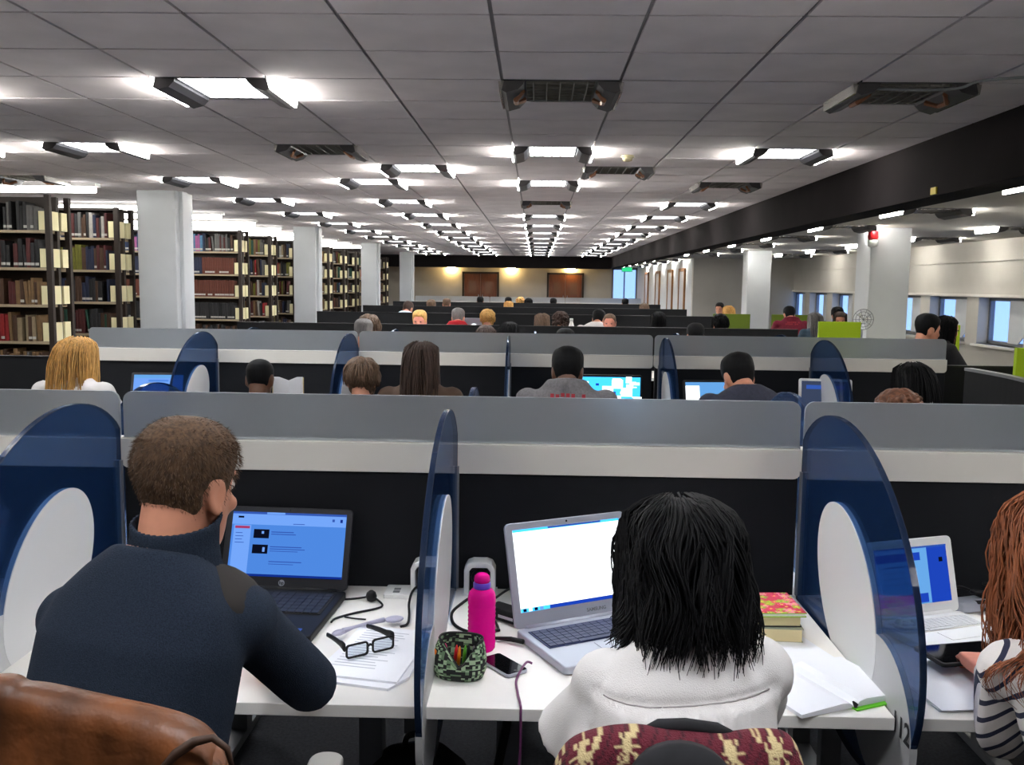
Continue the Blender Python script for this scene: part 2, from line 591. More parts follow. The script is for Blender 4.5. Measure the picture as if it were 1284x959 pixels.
for k, x in enumerate((-3.48, -1.02, 1.43)):
    t = thing('wall_lamp', ['warm wall lamp on the far wall left of the first wooden double door', 'warm wall lamp on the far wall between the two wooden doors', 'warm wall lamp above the right wooden double door'][k], 'lamp', (x, FARY, 2.28), 0, 'warm lamps on the far wall')
    MB().bb(-.1, -.03, -.08, .1, -.001, .08).build('back_plate', 'white_plastic', t)
    MB().ell((0, -.11, 0), (.16, .09, .1), 16, 8).build('lamp_shade', 'lamp_warm', t, True)
t = thing('exit_sign', 'green exit sign above the blue window at the far wall', 'sign', (3.72, FARY - .03, 2.31))
MB().bb(-.2, -.03, -.09, .2, .0, .09).build('sign_face', emit('exit_green', (40, 170, 110), .8), t)
MB().bb(-.22, -.0, -.11, .22, .029, .11).build('housing', 'white_plastic', t)
t = thing('fire_alarm', 'red and white alarm sounder at the top of the right column', 'alarm', (4.08, 11.36, 2.22))
MB().lathe([(.001, -.09), (.055, -.08), (.06, -.02), (.05, 0)], (0, 0, 0), 16).build('sounder', 'white_plastic', t, True)
MB().lathe([(.05, 0.001), (.062, .03), (.06, .1), (.03, .13), (.001, .135)], (0, 0, 0), 16).build('strobe_cap', 'red_plastic', t, True)
MB().bb(-.02, .03, -.02, .04, .139, .08).build('bracket', 'white_plastic', t)
tg = tag(MB().bb(BX - .012, 6.84, 2.32, BX - .001, 6.93, 2.37).build('hazard_tag', 'yellow_tag'), 'small yellow tag stuck on the dark ceiling beam', 'tag')
t = thing('smoke_detector', 'small yellowed smoke detector on the ceiling right of the centre row', 'detector', (.765, 8.01, CZ - .006))
MB().lathe([(.055, 0), (.055, -.018), (.05, -.022)], n=20).build('base', mat('old_plastic', (150, 142, 112), .5), t, True)
MB().lathe([(.045, -.022), (.04, -.045), (.02, -.052), (.001, -.053)], n=20).build('sensor_cap', 'old_plastic', t, True)
t = thing('reflection_dome', 'added bluish dome imitating a reflection at the left end of an unlit ceiling light', 'glint', (-2.10, 7.99, CZ - .006))  # added dome; blue colour stands in for a reflection off the unlit light
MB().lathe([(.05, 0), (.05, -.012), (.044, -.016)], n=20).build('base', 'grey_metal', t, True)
MB().lathe([(.043, -.014), (.042, -.03), (.03, -.05), (.012, -.058), (.001, -.059)], n=20).build('dome', mat('reflection_blue', (70, 110, 190), .1), t, True)
t = thing('ceiling_cable', 'loose dark cable looping from a lifted ceiling tile at upper right', 'cable')
MB().tube(bez([(1.83, 5.25, 2.728), (1.95, 5.15, 2.70), (2.12, 5.1, 2.69), (2.25, 5.09, 2.70), (2.30, 5.0, 2.715), (2.42, 4.9, 2.71), (2.6, 4.87, 2.72)], 8), .008, 6).build('cord', 'grey_metal', t, True)
MB().bb(2.55, 4.8, 2.70, 2.7, 4.95, 2.734).build('junction_box', 'white_plastic', t)

# ------------------------------------------------------------------ ceiling lights
def fixture(on):
    """ceiling light: louvre panel between two wings whose outer faces shine along the ceiling"""
    t = thing('ceiling_light', 'x', 'ceiling light')
    f = MB()
    f.bb(-.315, -.293, -.004, .315, -.262, .02).bb(-.315, .262, -.004, .315, .293, .02)
    f.bb(-.2, -.262, -.004, -.19, .262, .02).bb(.19, -.262, -.004, .2, .262, .02)
    f.build('trim_frame', 'wing_dark', t)
    MB().bb(-.19, -.262, .004, .19, .262, .02).build('diffuser', 'lamp_diffuser' if on else 'louvre_off', t)
    lv = MB()
    for k in range(5):
        x = -.15 + .075 * k
        lv.bb(x - .003, -.26, -.012, x + .003, .26, .003)
    for k in range(7):
        y = -.225 + .075 * k
        lv.bb(-.19, y - .002, -.010, .19, y + .002, .003)
    lv.build('louvre', 'reflector' if on else 'louvre_slot', t)
    for s_ in (-1, 1):
        prof = [(.2, .0), (.31, .0), (.325, -.055), (.30, -.068), (.235, -.05), (.205, -.02)]
        wg = MB().prism([(s_ * a, b) for a, b in prof], 'y', -.275, .275).build('wing', 'wing_dark', t)
        lamp = [(.312, .0), (.345, -.002), (.338, -.058), (.3265, -.058)]
        MB().prism([(s_ * a, b) for a, b in lamp], 'y', -.265, .265).build('wing_lamp', 'lamp_wing' if on else 'reflector', wg)
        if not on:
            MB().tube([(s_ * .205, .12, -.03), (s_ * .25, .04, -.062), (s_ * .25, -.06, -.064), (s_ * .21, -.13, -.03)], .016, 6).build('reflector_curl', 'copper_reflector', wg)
    return t
proto = {True: fixture(True), False: fixture(False)}
used = {True: False, False: False}
COLN = {-3: 'outermost left', -2: 'second left', -1: 'first left', 0: 'middle', 1: 'first right'}
def put_fix(x, y, z, on, label, group):
    o = copy_tree(proto[on]) if used[on] else proto[on]
    used[on] = True
    o.location = (x, y, z)
    o['label'] = label
    o['group'] = group
for x, y, on, j, k in FIX:
    st = 'lit' if on else 'unlit'
    if j == 'x':
        lb = {1: 'lit ceiling light between the middle and first left rows, out of line', 2: 'unlit ceiling light just right of the middle row, out of line',
              3: 'lit ceiling light at the left picture edge, beyond the second left row'}[k]
    elif k < 0:
        lb = '%s ceiling light over the nearest desks, %s row, %s' % (st, COLN[j], 'behind the camera' if k == -2 else 'above the frame')
    else:
        lb = '%s winged ceiling light, %s from the front in the %s row' % (st, ORD[k + 1], COLN[j])
    put_fix(x, y, CZ, on, lb, 'ceiling lights of the reading room')
for j, x in enumerate((3.72, 5.78)):
    for k in range(-1, 7):
        y = 6.6 + 2.4 * k
        if y > 24:
            continue
        put_fix(x, y, CZR, True, 'lit ceiling light beyond the beam, %s from the front in the %s row' % (ORD[k + 2], 'aisle' if j == 0 else 'window'), 'ceiling lights beyond the beam')
for k in range(5):
    put_fix(3.6, 25.8 + 2.2 * k, CZR, True, 'lit ceiling light along the brown door frames, %s from the front' % ORD[k + 1], 'ceiling lights by the door frames')
# batten lights over the aisles of the book stacks
for k, y in enumerate((8.4, 10.7, 13.4, 15.0, 16.8, 18.5, 20.3, 22.0, 23.7, 25.4, 27.1)):
    t = thing('batten_light', 'bright tube light over the %s book stack aisle from the front' % ORD[k + 1], 'tube light', (-7.2, y, CZ - .008), 0, 'tube lights over the stack aisles')
    MB().bb(-2.1, -.07, -.04, 2.1, .07, 0).build('housing', 'white_plastic', t)
    for s_ in (-1, 1):
        MB().tube([(-2.05, s_ * .04, -.075), (2.05, s_ * .04, -.075)], .032, 8).build('tube', 'lamp_tube', t)

# ------------------------------------------------------------------ book stacks
LEV = [.18, .57, .96, 1.35, 1.74, 2.13]
XE = -5.1
RANGES = [8.05, 9.6, 11.18, 15.87, 17.65, 19.42, 21.0, 22.66, 24.47, 26.11, 27.85, 29.6, 31.4]
RNAME = {1: 'nearest', 2: 'second', 3: 'third'}
SHN = {5: 'top', 4: 'second', 3: 'third', 2: 'fourth', 1: 'fifth', 0: 'bottom'}
BCOL = {'black': (26, 25, 28), 'charcoal': (48, 47, 50), 'brown': (92, 62, 42), 'tan': (150, 116, 76), 'maroon': (96, 34, 34), 'navy': (34, 44, 78), 'blue': (62, 92, 140), 'teal': (24, 80, 90),
        'red': (180, 36, 40), 'olive': (130, 128, 40), 'rust': (124, 62, 44), 'grey': (122, 120, 118), 'white': (206, 200, 192), 'pink': (196, 110, 170), 'sky': (96, 150, 190), 'green': (34, 84, 66), 'beige': (180, 160, 126)}
for k, c in BCOL.items():
    mat('book_' + k + '_cloth', tuple(x * .74 for x in c), .65, var=.12, scale=(60, 60, 20))
mat('spine_label', (176, 174, 168), .7)
PAL = {1: {5: ['charcoal', 'black', 'navy', 'charcoal', 'grey'], 4: ['black', 'charcoal', 'black', 'maroon'], 3: ['brown', 'tan', 'brown', 'maroon', 'tan'], 2: ['beige', 'tan', 'beige', 'brown'], 1: ['brown', 'tan', 'grey']},
       2: {5: ['charcoal', 'navy', 'grey', 'white', 'brown', 'maroon'], 4: ['olive', 'navy', 'black', 'maroon', 'white', 'brown'], 3: ['black', 'charcoal', 'navy', 'brown'], 2: ['maroon', 'brown', 'black', 'brown', 'charcoal', 'charcoal', 'green'], 1: ['brown', 'black', 'red']},
       3: {5: ['charcoal', 'grey', 'brown', 'maroon'], 4: ['rust'], 3: ['rust'], 2: ['charcoal', 'black'], 1: ['brown', 'charcoal']}}
DARKS = ['black', 'charcoal', 'brown', 'maroon', 'navy', 'rust', 'tan', 'grey', 'green', 'red', 'beige', 'brown', 'olive', 'white']
def book_mb(mb, x, y, z, wd, h, d, lean, ci, li):
    """closed book standing with its rounded spine to -y"""
    ca, sa = math.cos(lean), math.sin(lean)
    rs = []
    for zz in (0, .022, .05, h):
        rs.append([(x + (px) * ca + zz * sa, y + py, z + zz * ca - px * sa) for px, py in ((0, d), (0, .006), (wd * .25, 0), (wd * .75, 0), (wd, .006), (wd, d))])
    o = len(mb.m)
    mb.rings(rs, ci)
    if li is not None:
        for q in range(1 * 6, 2 * 6):
            if q % 6 in (1, 2, 3):
                mb.m[o + q] = li
def shelf_unit(n, y0, xl):
    near = n in RNAME
    lab = {0: 'tall dark bookcase just outside the left picture edge', 1: 'nearest tall bookcase at the left picture edge', 2: 'second tall bookcase from the front, left of the first white column',
           3: 'third tall bookcase, just right of the first white column, rust volumes on its shelves'}.get(n, '%s tall bookcase from the front along the left aisle' % ORD[n])
    t = thing('bookcase', lab, 'bookcase', (0, 0, 0), 0, 'bookcases along the left aisle')
    for yy in (y0, y0 + .40):
        MB().bb(XE - .055, yy, 0, XE, yy + .05, 2.5).build('end_post', 'post_brown', t)
    for k in range(1, 4):
        x = XE - .95 * k
        if x > xl:
            MB().bb(x - .055, y0, 0, x, y0 + .05, 2.5).build('upright', 'post_brown', t)
    MB().bb(xl, y0 + .2, 0, XE - .03, y0 + .25, 2.49).build('back_panel', 'post_brown', t)
    for z in LEV:
        MB().bb(xl, y0 + .01, z - .028, XE - .055, y0 + .44, z).build('shelf', 'shelf_cream', t)
        if z > .5:
            MB().bb(XE - .052, y0 + .06, z + .005, XE - .01, y0 + .2, z + .2).build('end_card', 'card_cream', t)
            MB().bb(XE - .052, y0 + .26, z + .005, XE - .012, y0 + .38, z + .2).build('end_card', 'card_cream', t)
            MB().bb(XE - .125, y0 + .012, z + .004, XE - .06, y0 + .02, z + .2).build('end_card', 'card_cream', t)
    if n >= 2:
        MB().bb(xl, y0 + .0, 2.46, XE - .055, y0 + .45, 2.49).build('top_panel', 'post_brown', t)
mass = MB()
mcols = list(BCOL)
nb = 0
for n, y0 in enumerate(RANGES):
    xl = -7.6
    shelf_unit(n, y0, xl)
    for li in range(1, 6):
        z = LEV[li] + .002
        x = XE - .145
        idx = 0
        seen_x = -672 / 1150 * y0 * 1.005 - .02
        hid_x = {2: -5.70, 3: -6.08}.get(n, -99)
        while x > xl + .06:
            wd = R.uniform(.024, .05)
            h = R.uniform(.23, .31)
            lean = R.choice((0, 0, 0, 0, R.uniform(-.12, .0)))
            if n == 3 and li in (4, 3, 2):
                wd, h, lean = R.uniform(.036, .046), R.uniform(.275, .29), 0
            if n in RNAME:
                c = R.choice(PAL[n][li])
                if n == 3 and li == 5 and x < -5.72: c = R.choice(['sky', 'sky', 'blue', 'pink', 'navy'])
                if n == 3 and li == 4 and x < -5.75: c = 'navy'
                if n == 1 and li == 2 and x < -5.56: c = 'red'
                if n == 2 and li == 4 and abs(x + 5.62) < .05: c = 'olive'
            else:
                c = R.choice(DARKS)
            if R.random() < .06 and n != 3:                 # a gap
                x -= R.uniform(.02, .06)
            x -= wd + .0015
            if x < xl + .05:
                break
            idx += 1
            shift = max(0, -math.sin(lean)) * h
            lowvis = (LEV[li] > .9)
            if n in RNAME and nb < 296 and lowvis and x > max(seen_x, hid_x):
                mb = MB()
                lbl = R.random() < (.8 if n == 3 or n == 1 and li >= 4 else .35)
                book_mb(mb, 0, 0, 0, wd, h, .19, lean, 0, 1 if lbl else None)
                b = mb.build('book', ['book_' + c + '_cloth', 'spine_label'])
                b.location = (x + .0, y0 + .012 + R.uniform(0, .012), z)
                tag(b, '%s book, %s from the end card on the %s shelf of the %s bookcase' % (c, ORD[min(idx, 36)], SHN[li], RNAME[n]), 'book', 'books on the %s shelf of the %s bookcase' % (SHN[li], RNAME[n]))
                nb += 1
                x -= shift
            else:
                book_mb(mass, x, y0 + .014, z, wd, h, .19, lean, mcols.index(c), len(mcols) if R.random() < .4 else None)
                x -= shift
tag(mass.build('library_books', ['book_' + c + '_cloth' for c in mcols] + ['spine_label']), 'mass of library books filling the farther bookcases along the left aisle', 'books', kind='stuff')

# ------------------------------------------------------------------ study desks, screens, dividers
DZ = .73
SEATS = [(-3.2, -2.2), (-2.2, -1.22), (-1.22, -.235), (-.235, .78), (.78, 1.79), (1.79, 2.78)]
SEATN = ['outermost left', 'second from left', "in the man's bay", "in the white blouse's bay", 'right of the numbered divider', 'outermost right']
MODS = [(-3.2, -1.225), (-1.213, .774), (.786, 2.78)]

def partition(x0, x1, y, label, group, screen=True, h=1.30, feet=True):
    t = thing('desk_screen', label, 'partition', ((x0 + x1) / 2, y, 0), 0, group)
    hw = (x1 - x0) / 2
    zt = 1.076 if screen else h
    MB().bb(-hw + (.004 if screen else -.002), -.02, .36, hw - (.004 if screen else -.002), .02, zt + .002).build('fabric_panel', 'fabric_navy' if screen else 'fabric_black', t, False, .004)
    for s_ in (-1, 1):
        MB().bb(s_ * (hw - .12) - .03, -.018, .02, s_ * (hw - .12) + .03, .018, .37).build('post', 'grey_metal', t)
        MB().bb(s_ * (hw - .12) - .03, -.3, 0, s_ * (hw - .12) + .03, .3, .03).build('foot', 'grey_metal', t)
    if screen:
        MB().prism(rrect(-hw, 1.076, hw, 1.163, .022, 5, (0, 0, 1, 1)), 'y', -.03, .03).build('rail', 'rail_white', t, False, .002)
        MB().prism(rrect(-hw, 1.160, hw, h, .028, 6, (1, 1, 0, 0)), 'y', -.005, .005).build('frosted_screen', 'frosted', t)
    else:
        MB().bb(-hw, -.024, h, hw, .024, h + .012).build('top_cap', 'black_plastic', t)
    return t

def desk(x0, x1, y0, y1, label, group, legs=True):
    t = thing('study_desk', label, 'desk', ((x0 + x1) / 2, (y0 + y1) / 2, 0), 0, group)
    hw, hd = (x1 - x0) / 2 - .010, (y1 - y0) / 2
    MB().bb(-hw, -hd, DZ - .028, hw, hd, DZ).build('desk_top', 'desk_white', t, False, .002)
    if legs:
        for s_ in (-1, 1):
            MB().bb(s_ * (hw - .17) - .03, -.03 + hd * .15, .03, s_ * (hw - .17) + .03, .03 + hd * .15, DZ - .028).build('leg', 'grey_metal', t)
            MB().bb(s_ * (hw - .17) - .03, -hd * .7, 0, s_ * (hw - .17) + .03, hd * .9, .03).build('foot', 'grey_metal', t)
        MB().bb(-hw + .14, hd - .2, DZ - .12, hw - .14, hd - .06, DZ - .03).build('cable_tray', 'black_matte', t)
    else:
        for s_ in (-1, 1):
            MB().bb(s_ * (hw - .06) - .012, -hd + .06, 0, s_ * (hw - .06) + .012, hd - .06, DZ - .027).build('leg', 'grey_metal', t)
    return t

def ellipse(yc, zc, a, b, phi, n=56):
    return [(yc + a * math.cos(2 * PI * k / n), zc + b * math.sin(2 * PI * k / n + phi)) for k in range(n)]

def divider_mesh():
    """oval acrylic sheet cut straight along its back edge; local y grows towards the screen (0 = screen)"""
    ou = [(min(p[0], 0.0), p[1]) for p in ellipse(-.385, .905, .475, .395, .21, 72)]
    pts = []
    for p in ou:
        if not pts or (V(p) - V(pts[-1])).length > 1e-4:
            pts.append(p)
    sheet = MB().prism(pts, 'x', -.006, .006).mesh('sheet', 'acrylic_blue')
    oval = MB().prism(ellipse(-.405, .88, .222, .205, .35, 56), 'x', -.0085, .0085).mesh('white_oval', 'acrylic_white')
    disc = MB().prism(ellipse(-.655, .695, .178, .165, .05, 48), 'x', -.0075, .0075).mesh('white_disc', 'acrylic_disc')
    strip = MB().bb(-.012, -.012, .735, .012, 0, 1.10).mesh('edge_strip', 'grey_metal')
    rim = MB()
    n = len(pts)
    rim.rings([[( -.0066, p[0], p[1]) for p in pts], [(.0066, p[0], p[1]) for p in pts],
               [(.0066, -.385 + (p[0] + .385) * .993, .905 + (p[1] - .905) * .993) for p in pts], [(-.0066, -.385 + (p[0] + .385) * .993, .905 + (p[1] - .905) * .993) for p in pts]], cap=False)
    rim = rim.mesh('rim', 'acrylic_rim')
    return [('blue_sheet', sheet, None), ('white_oval', oval, 'white see-through oval'), ('white_disc', disc, 'translucent white disc'), ('edge_strip', strip, None), ('rim', rim, None)]
DIV = divider_mesh()
def divider(x, y, label, group, flip=False, parts=5):
    t = thing('desk_divider', label, 'divider', (x, y, 0), PI if flip else 0, group)
    for nm, me, lb in DIV[:parts]:
        o = link(nm, me, t)
        if lb: o['label'] = lb
    return t

ROW1, ROW2 = 2.66, 6.2
pn = ['left', 'middle', 'right']
for k, (a, b) in enumerate(MODS):
    partition(a, b, ROW1, ['frosted desk screen at the left edge of the front desk row', 'wide frosted desk screen in front of the man and the white blouse', 'frosted desk screen in front of the red-haired woman'][k], 'screens of the front desk row')
    partition(a + (.13 if k == 0 else .0) + .02, b + .02 - (.05 if k == 2 else 0), ROW2, ['frosted desk screen behind the blond woman, second desk row', 'frosted desk screen facing the grey hoodie, second desk row', 'frosted desk screen facing the black-haired woman, second desk row'][k], 'screens of the second desk row')
for k in (1, 2, 3, 4, 5):
    a, b = SEATS[k]
    desk(a, b, 1.865, ROW1 - .022, 'white study desk of the front row, ' + SEATN[k], 'front row desks')
for k, lab in ((1, 'large blue oval divider at the left edge beside the navy jumper'), (2, 'blue oval divider seen edge-on between the man and the white blouse'), (3, 'blue oval divider with the number 112, right of the white blouse')):
    t = divider(SEATS[k][1] + (.008 if k == 2 else .002), ROW1 - .032, lab, 'oval dividers of the front row')
    if k == 3:
        text('seat_number', '112', .062, 'ink', t, Matrix.Translation((-.0092, -.786, .718)) @ Matrix(((0, 0, -1, 0), (-1, 0, 0, 0), (0, 1, 0, 0), (0, 0, 0, 1))))
for k in (0, 1, 2, 3, 4, 5):
    a, b = SEATS[k]
    desk(a, b, ROW1 + .022, 3.48, 'white study desk behind the front screens, ' + SEATN[k], 'desks on the far side of the front row')
for k, x in enumerate((-2.2, -1.27, -.2, .84, 1.80)):
    divider(x, ROW1 + .032, 'blue oval divider behind the front screens, %s from left' % ORD[k + 1], 'oval dividers behind the front screens', True).location.z = -.012
for k in range(6):
    a, b = SEATS[k]
    desk(a + .03, b + .03, 5.41, ROW2 - .022, 'white study desk of the second row, %s from left' % ORD[k + 1], 'second row desks')
for k, (x, lab) in enumerate(((-2.16, 'blue oval divider right of the blond woman in the second row'), (-1.2, 'blue oval divider beside the messy brown hair, second row'), (-.17, 'thin edge-on divider left of the grey hoodie, second row'),
                              (.84, 'dark oval divider between the two dark-haired men, second row'), (1.85, 'dark blue oval divider left of the black-haired woman, second row'))):
    divider(x, ROW2 - .032, lab, 'oval dividers of the second row')
for k, x in enumerate((-2.02, -1.0, .0, 1.0, 1.74)):
    divider(x, ROW2 + .032, 'blurred oval divider seen through the second row screen, %s from left' % ORD[k + 1], 'oval dividers behind the second row screens', True)
t = partition(-5.0, -3.10, ROW2 + .02, 'low dark fabric screen left of the blond woman', 'low dark screens', False, 1.085)
# rows further back: lower dark screens, the last one frosted again
for k, y in enumerate((9.8, 13.4, 17.0, 20.6)):
    for q, (a, b) in enumerate([(-3.2, -1.22), (-1.22, .78), (.78, 2.78)]):
        partition(a, b, y, 'dark fabric desk screen, %s section of the %s desk row' % (pn[q], ORD[k + 3]), 'dark screens of the far rows', False, 1.18 + .01 * k)
        desk(a, b, y - .8, y - .026, 'long white desk in the %s section of the %s row, near side' % (pn[q], ORD[k + 3]), 'desks of the far rows', False)
        desk(a, b, y + .026, y + .8, 'long white desk in the %s section of the %s row, far side' % (pn[q], ORD[k + 3]), 'desks of the far rows', False)
for q, (a, b) in enumerate(MODS):
    partition(a, b, 24.4, 'frosted desk screen near the far wall, %s section' % pn[q], 'screens of the last desk row')
    desk(a, b, 23.6, 24.375, 'long white desk before the far frosted screens, %s section' % pn[q], 'desks of the last row', False)
# side desks of the right aisle
t = partition(2.92, 3.9, 6.62, 'low dark screen end-on behind the second row, right', 'low dark screens', False, 1.08)
sp = thing('desk_screen', 'long low black screen running towards the camera at the right edge', 'partition', (0, 0, 0), 0, 'low dark screens')
pts = bez([(3.0, 6.45, 0), (3.02, 5.9, 0), (2.93, 5.2, 0), (2.86, 4.4, 0)], 8)
MB().rings([[(p.x + dx, p.y, z) for dx, z in ((0, .05), (.04, .05), (.04, 1.07), (0, 1.07))] for p in pts]).build('fabric_panel', 'fabric_black', sp)
MB().rings([[(p.x + dx, p.y, z) for dx, z in ((-.005, 1.07), (.05, 1.07), (.05, 1.09), (-.005, 1.09))] for p in pts]).build('top_cap', 'grey_metal', sp)
for k, (x0, x1, y, z0, z1, lab, m) in enumerate(((3.24, 3.72, 10.6, .75, 1.25, 'lime green desk screen left of the right column', 'lime'), (4.40, 4.75, 10.4, .75, 1.24, 'lime green desk screen behind the man in profile', 'lime'),
                                              (3.08, 4.1, 5.95, .75, 1.265, 'lime green desk screen at the right picture edge', 'lime'), (3.0, 3.62, 15.6, .75, 1.18, 'olive green desk screen left of the farther right column', 'olive'),
                                              (3.98, 4.6, 15.6, .75, 1.18, 'olive green desk screen behind the crimson top', 'olive'))):
    t = thing('lime_screen', lab, 'partition', (x0, y, 0), 0, 'green desk screens')
    MB().bb(0, -.02, z0, x1 - x0, .02, z1).build('fabric_panel', m, t, False, .006)
    for xx in (.06, x1 - x0 - .09):
        MB().bb(xx, -.015, 0, xx + .03, .015, z0 + .01).build('post', 'grey_metal', t)
for k, (x0, x1, y0, y1, lab) in enumerate(((3.1, 4.3, 5.97, 6.55, 'white side desk behind the lime screen at the right edge'), (4.25, 4.95, 7.5, 9.4, 'white side desk before the man in profile'), (3.0, 4.9, 10.65, 11.4, 'white side desk behind the lime screens'))):
    desk(x0, x1, y0, y1, lab, 'side desks of the right aisle', False)

# ------------------------------------------------------------------ people
LVH = [(-.125, .018, .070, .028), (-.116, .034, .084, .004), (-.097, .047, .091, -.022), (-.068, .058, .092, -.05), (-.035, .066, .089, -.072), (0, .072, .088, -.089), (.03, .0755, .089, -.098),
       (.06, .0745, .086, -.099), (.085, .066, .072, -.086), (.103, .048, .049, -.062), (.114, .027, .022, -.036), (.118, .006, -.002, -.012)]
def hlev(z):
    z = max(-.125, min(.118, z))
    for a, b in zip(LVH, LVH[1:]):
        if z <= b[0]:
            t = (z - a[0]) / (b[0] - a[0])
            return [a[i] + (b[i] - a[i]) * t for i in (1, 2, 3)]
def hsurf(th, z, off=0):
    """point of the skull at azimuth th (0 = face) and height z, pushed out by off"""
    w_, yf, yb = hlev(z)
    c, d = (yf + yb) / 2, (yf - yb) / 2
    k = 1.0 if z < .09 else 1 - (z - .09) * 6
    o = off
    return V(((w_ + o) * math.sin(th), c + (d + o) * math.cos(th), z + (off * max(0, (z - .06) / .058) if off else 0)))

def head_mb(mb, T, detail=True, n=24):
    """skull, face and ears; T maps head space to figure space"""
    zs = [a[0] for a in LVH]
    mb.rings([[T @ hsurf(2 * PI * k / n, z) for k in range(n)] for z in zs])
    # nose
    mb.rings([[T @ V(p) for p in r] for r in (
        [(-.008, .080, .022), (.008, .080, .022), (.006, .092, .022), (-.006, .092, .022)],
        [(-.011, .080, -.008), (.011, .080, -.008), (.007, .106, -.006), (-.007, .106, -.006)],
        [(-.017, .080, -.030), (.017, .080, -.030), (.010, .114, -.026), (-.010, .114, -.026)],
        [(-.014, .080, -.038), (.014, .080, -.038), (.008, .103, -.037), (-.008, .103, -.037)])])
    rot = T.to_3x3()
    if detail:
        mb.ell(T @ V((0, .086, -.060)), (.024, .009, .006), 10, 6, rot)     # upper lip
        mb.ell(T @ V((0, .085, -.071)), (.021, .010, .007), 10, 6, rot)     # lower lip
        mb.ell(T @ V((0, .080, -.104)), (.020, .012, .014), 10, 6, rot)     # chin
        for s_ in (-1, 1):
            mb.ell(T @ V((s_ * .032, .079, .030)), (.022, .010, .006), 10, 6, rot)   # brow
            mb.ell(T @ V((s_ * .040, .068, -.025)), (.022, .018, .018), 10, 6, rot)  # cheek
    for s_ in (-1, 1):
        er = rot @ Euler((-.12, 0, s_ * -.26)).to_matrix()
        c = V((s_ * .0755, -.010, -.006))
        pts = [T @ (c + Euler((-.12, 0, s_ * -.26)).to_matrix() @ V((s_ * .004, y * .85, z * .92))) for y, z in ((.012, -.028), (.010, -.012), (.014, .012), (.004, .030), (-.012, .029), (-.020, .012), (-.017, -.008), (-.004, -.026), (.008, -.034))]
        mb.tube(pts, [.006, .005, .006, .006, .006, .006, .006, .007, .006], 6)
        mb.ell(T @ (c + V((-s_ * .002, -.002, 0))), (.005, .014, .025), 8, 6, er)

def smooth01(x):
    x = max(0, min(1, x))
    return x * x * (3 - 2 * x)
HLINE = [(0, .074), (35, .072), (58, .035), (75, -.012), (86, -.022), (92, .02), (106, .022), (116, -.03), (140, -.075), (180, -.088)]
def hairline(th, line=HLINE):
    a = abs((math.degrees(th) + 180) % 360 - 180)
    for p, q in zip(line, line[1:]):
        if a <= q[0]:
            return p[1] + (q[1] - p[1]) * (a - p[0]) / (q[0] - p[0])
    return line[-1][1]
def hair_cap(mb, T, thick=.016, seed=0, rough=.003, line=HLINE, n=56, topmore=.008):
    zs = [-.115 + .225 * k / 30 for k in range(31)] + [.113, .116, .1178]
    rs = []
    for z in zs:
        ring = []
        for k in range(n):
            th = 2 * PI * k / n
            m_ = smooth01((z - hairline(th, line)) / .022 + .5)
            nz = noise.noise(V((math.sin(th) * 9 + seed, math.cos(th) * 9, z * 60))) * rough + noise.noise(V((math.sin(th) * 4 + seed, math.cos(th) * 4, z * 20 + 9))) * rough
            fade = .35 + .65 * smooth01((z + .06) / .12)
            ring.append(T @ hsurf(th, z, -.010 + m_ * (.010 + thick * fade + topmore * smooth01((z - .05) / .05) + nz)))
        rs.append(ring)
    mb.rings(rs)
    return mb

def locks(n, T, length, rad, rng, wave=.012, freq=22, thmin=60, colliders=(), spread=.2, zlo=-.02, zhi=.112, fall=.22, seg=12, tip=.25, forward=0, base=.010, sides=5, xmax=0, flare=.12):
    """strands of hair that leave the scalp, follow the head and hang down"""
    mb = MB()
    for q in range(n):
        a = math.radians(rng.uniform(thmin, 180)) * rng.choice((-1, 1))
        z = zlo + (zhi - zlo) * rng.random() ** .7
        bz = lambda zz: base + .011 * smooth01((zz - .02) / .08)
        p = hsurf(a, z, bz(z))
        nrm = (p - V((0, -.01, z - .02))).normalized()
        tp = smooth01((z - .02) / .095)
        d = V((nrm.x * (.15 + tp), nrm.y * (.15 + tp), -1 + .9 * tp)).normalized()
        L = length * rng.uniform(.75, 1.1) + z
        st = L / seg
        ph = 9 * noise.noise(V((math.sin(a) * 2.2, math.cos(a) * 2.2, z * 9))) + rng.uniform(-.5, .5)
        ph2 = 9 * noise.noise(V((math.sin(a) * 2.2 + 7, math.cos(a) * 2.2, z * 9))) + rng.uniform(-.5, .5)
        fw = forward * rng.random()
        pts, rr = [], []
        for i in range(seg + 1):
            wv = wave * min(1, i / 4)
            off = V((math.sin(ph + i * st * freq) * wv, math.cos(ph2 + i * st * freq) * wv, 0))
            pts.append(T @ (p + off))
            rr.append(rad * rng.uniform(.85, 1.15) * (1 if i < seg * .6 else 1 - (1 - tip) * (i - seg * .6) / (seg * .4)))
            d = (d + V((nrm.x * spread * .12, nrm.y * spread * .12 + fw, -1)) * (fall + .08 * i)).normalized()
            p = p + d * st
            zz = max(-.12, min(.117, p.z))
            w_, yf, yb = hlev(zz)
            c, dd = (yf + yb) / 2, (yf - yb) / 2
            if p.z > -.12:
                e = ((p.x) / (w_ + bz(zz) + .002)) ** 2 + ((p.y - c) / (dd + bz(zz) + .002)) ** 2
                if e < 1:
                    s_ = 1 / math.sqrt(max(e, .05))
                    p = V((p.x * s_, c + (p.y - c) * s_, p.z))
            if xmax:
                xm = xmax + flare * max(0, -p.z - .04)
                p.x = max(-xm, min(xm, p.x))
            for cc, cr in colliders:
                v = p - V(cc)
                e = (v.x / cr[0]) ** 2 + (v.y / cr[1]) ** 2 + (v.z / cr[2]) ** 2
                if e < 1:
                    p = V(cc) + v / math.sqrt(max(e, .1))
        mb.tube(pts, rr, sides)
    return mb

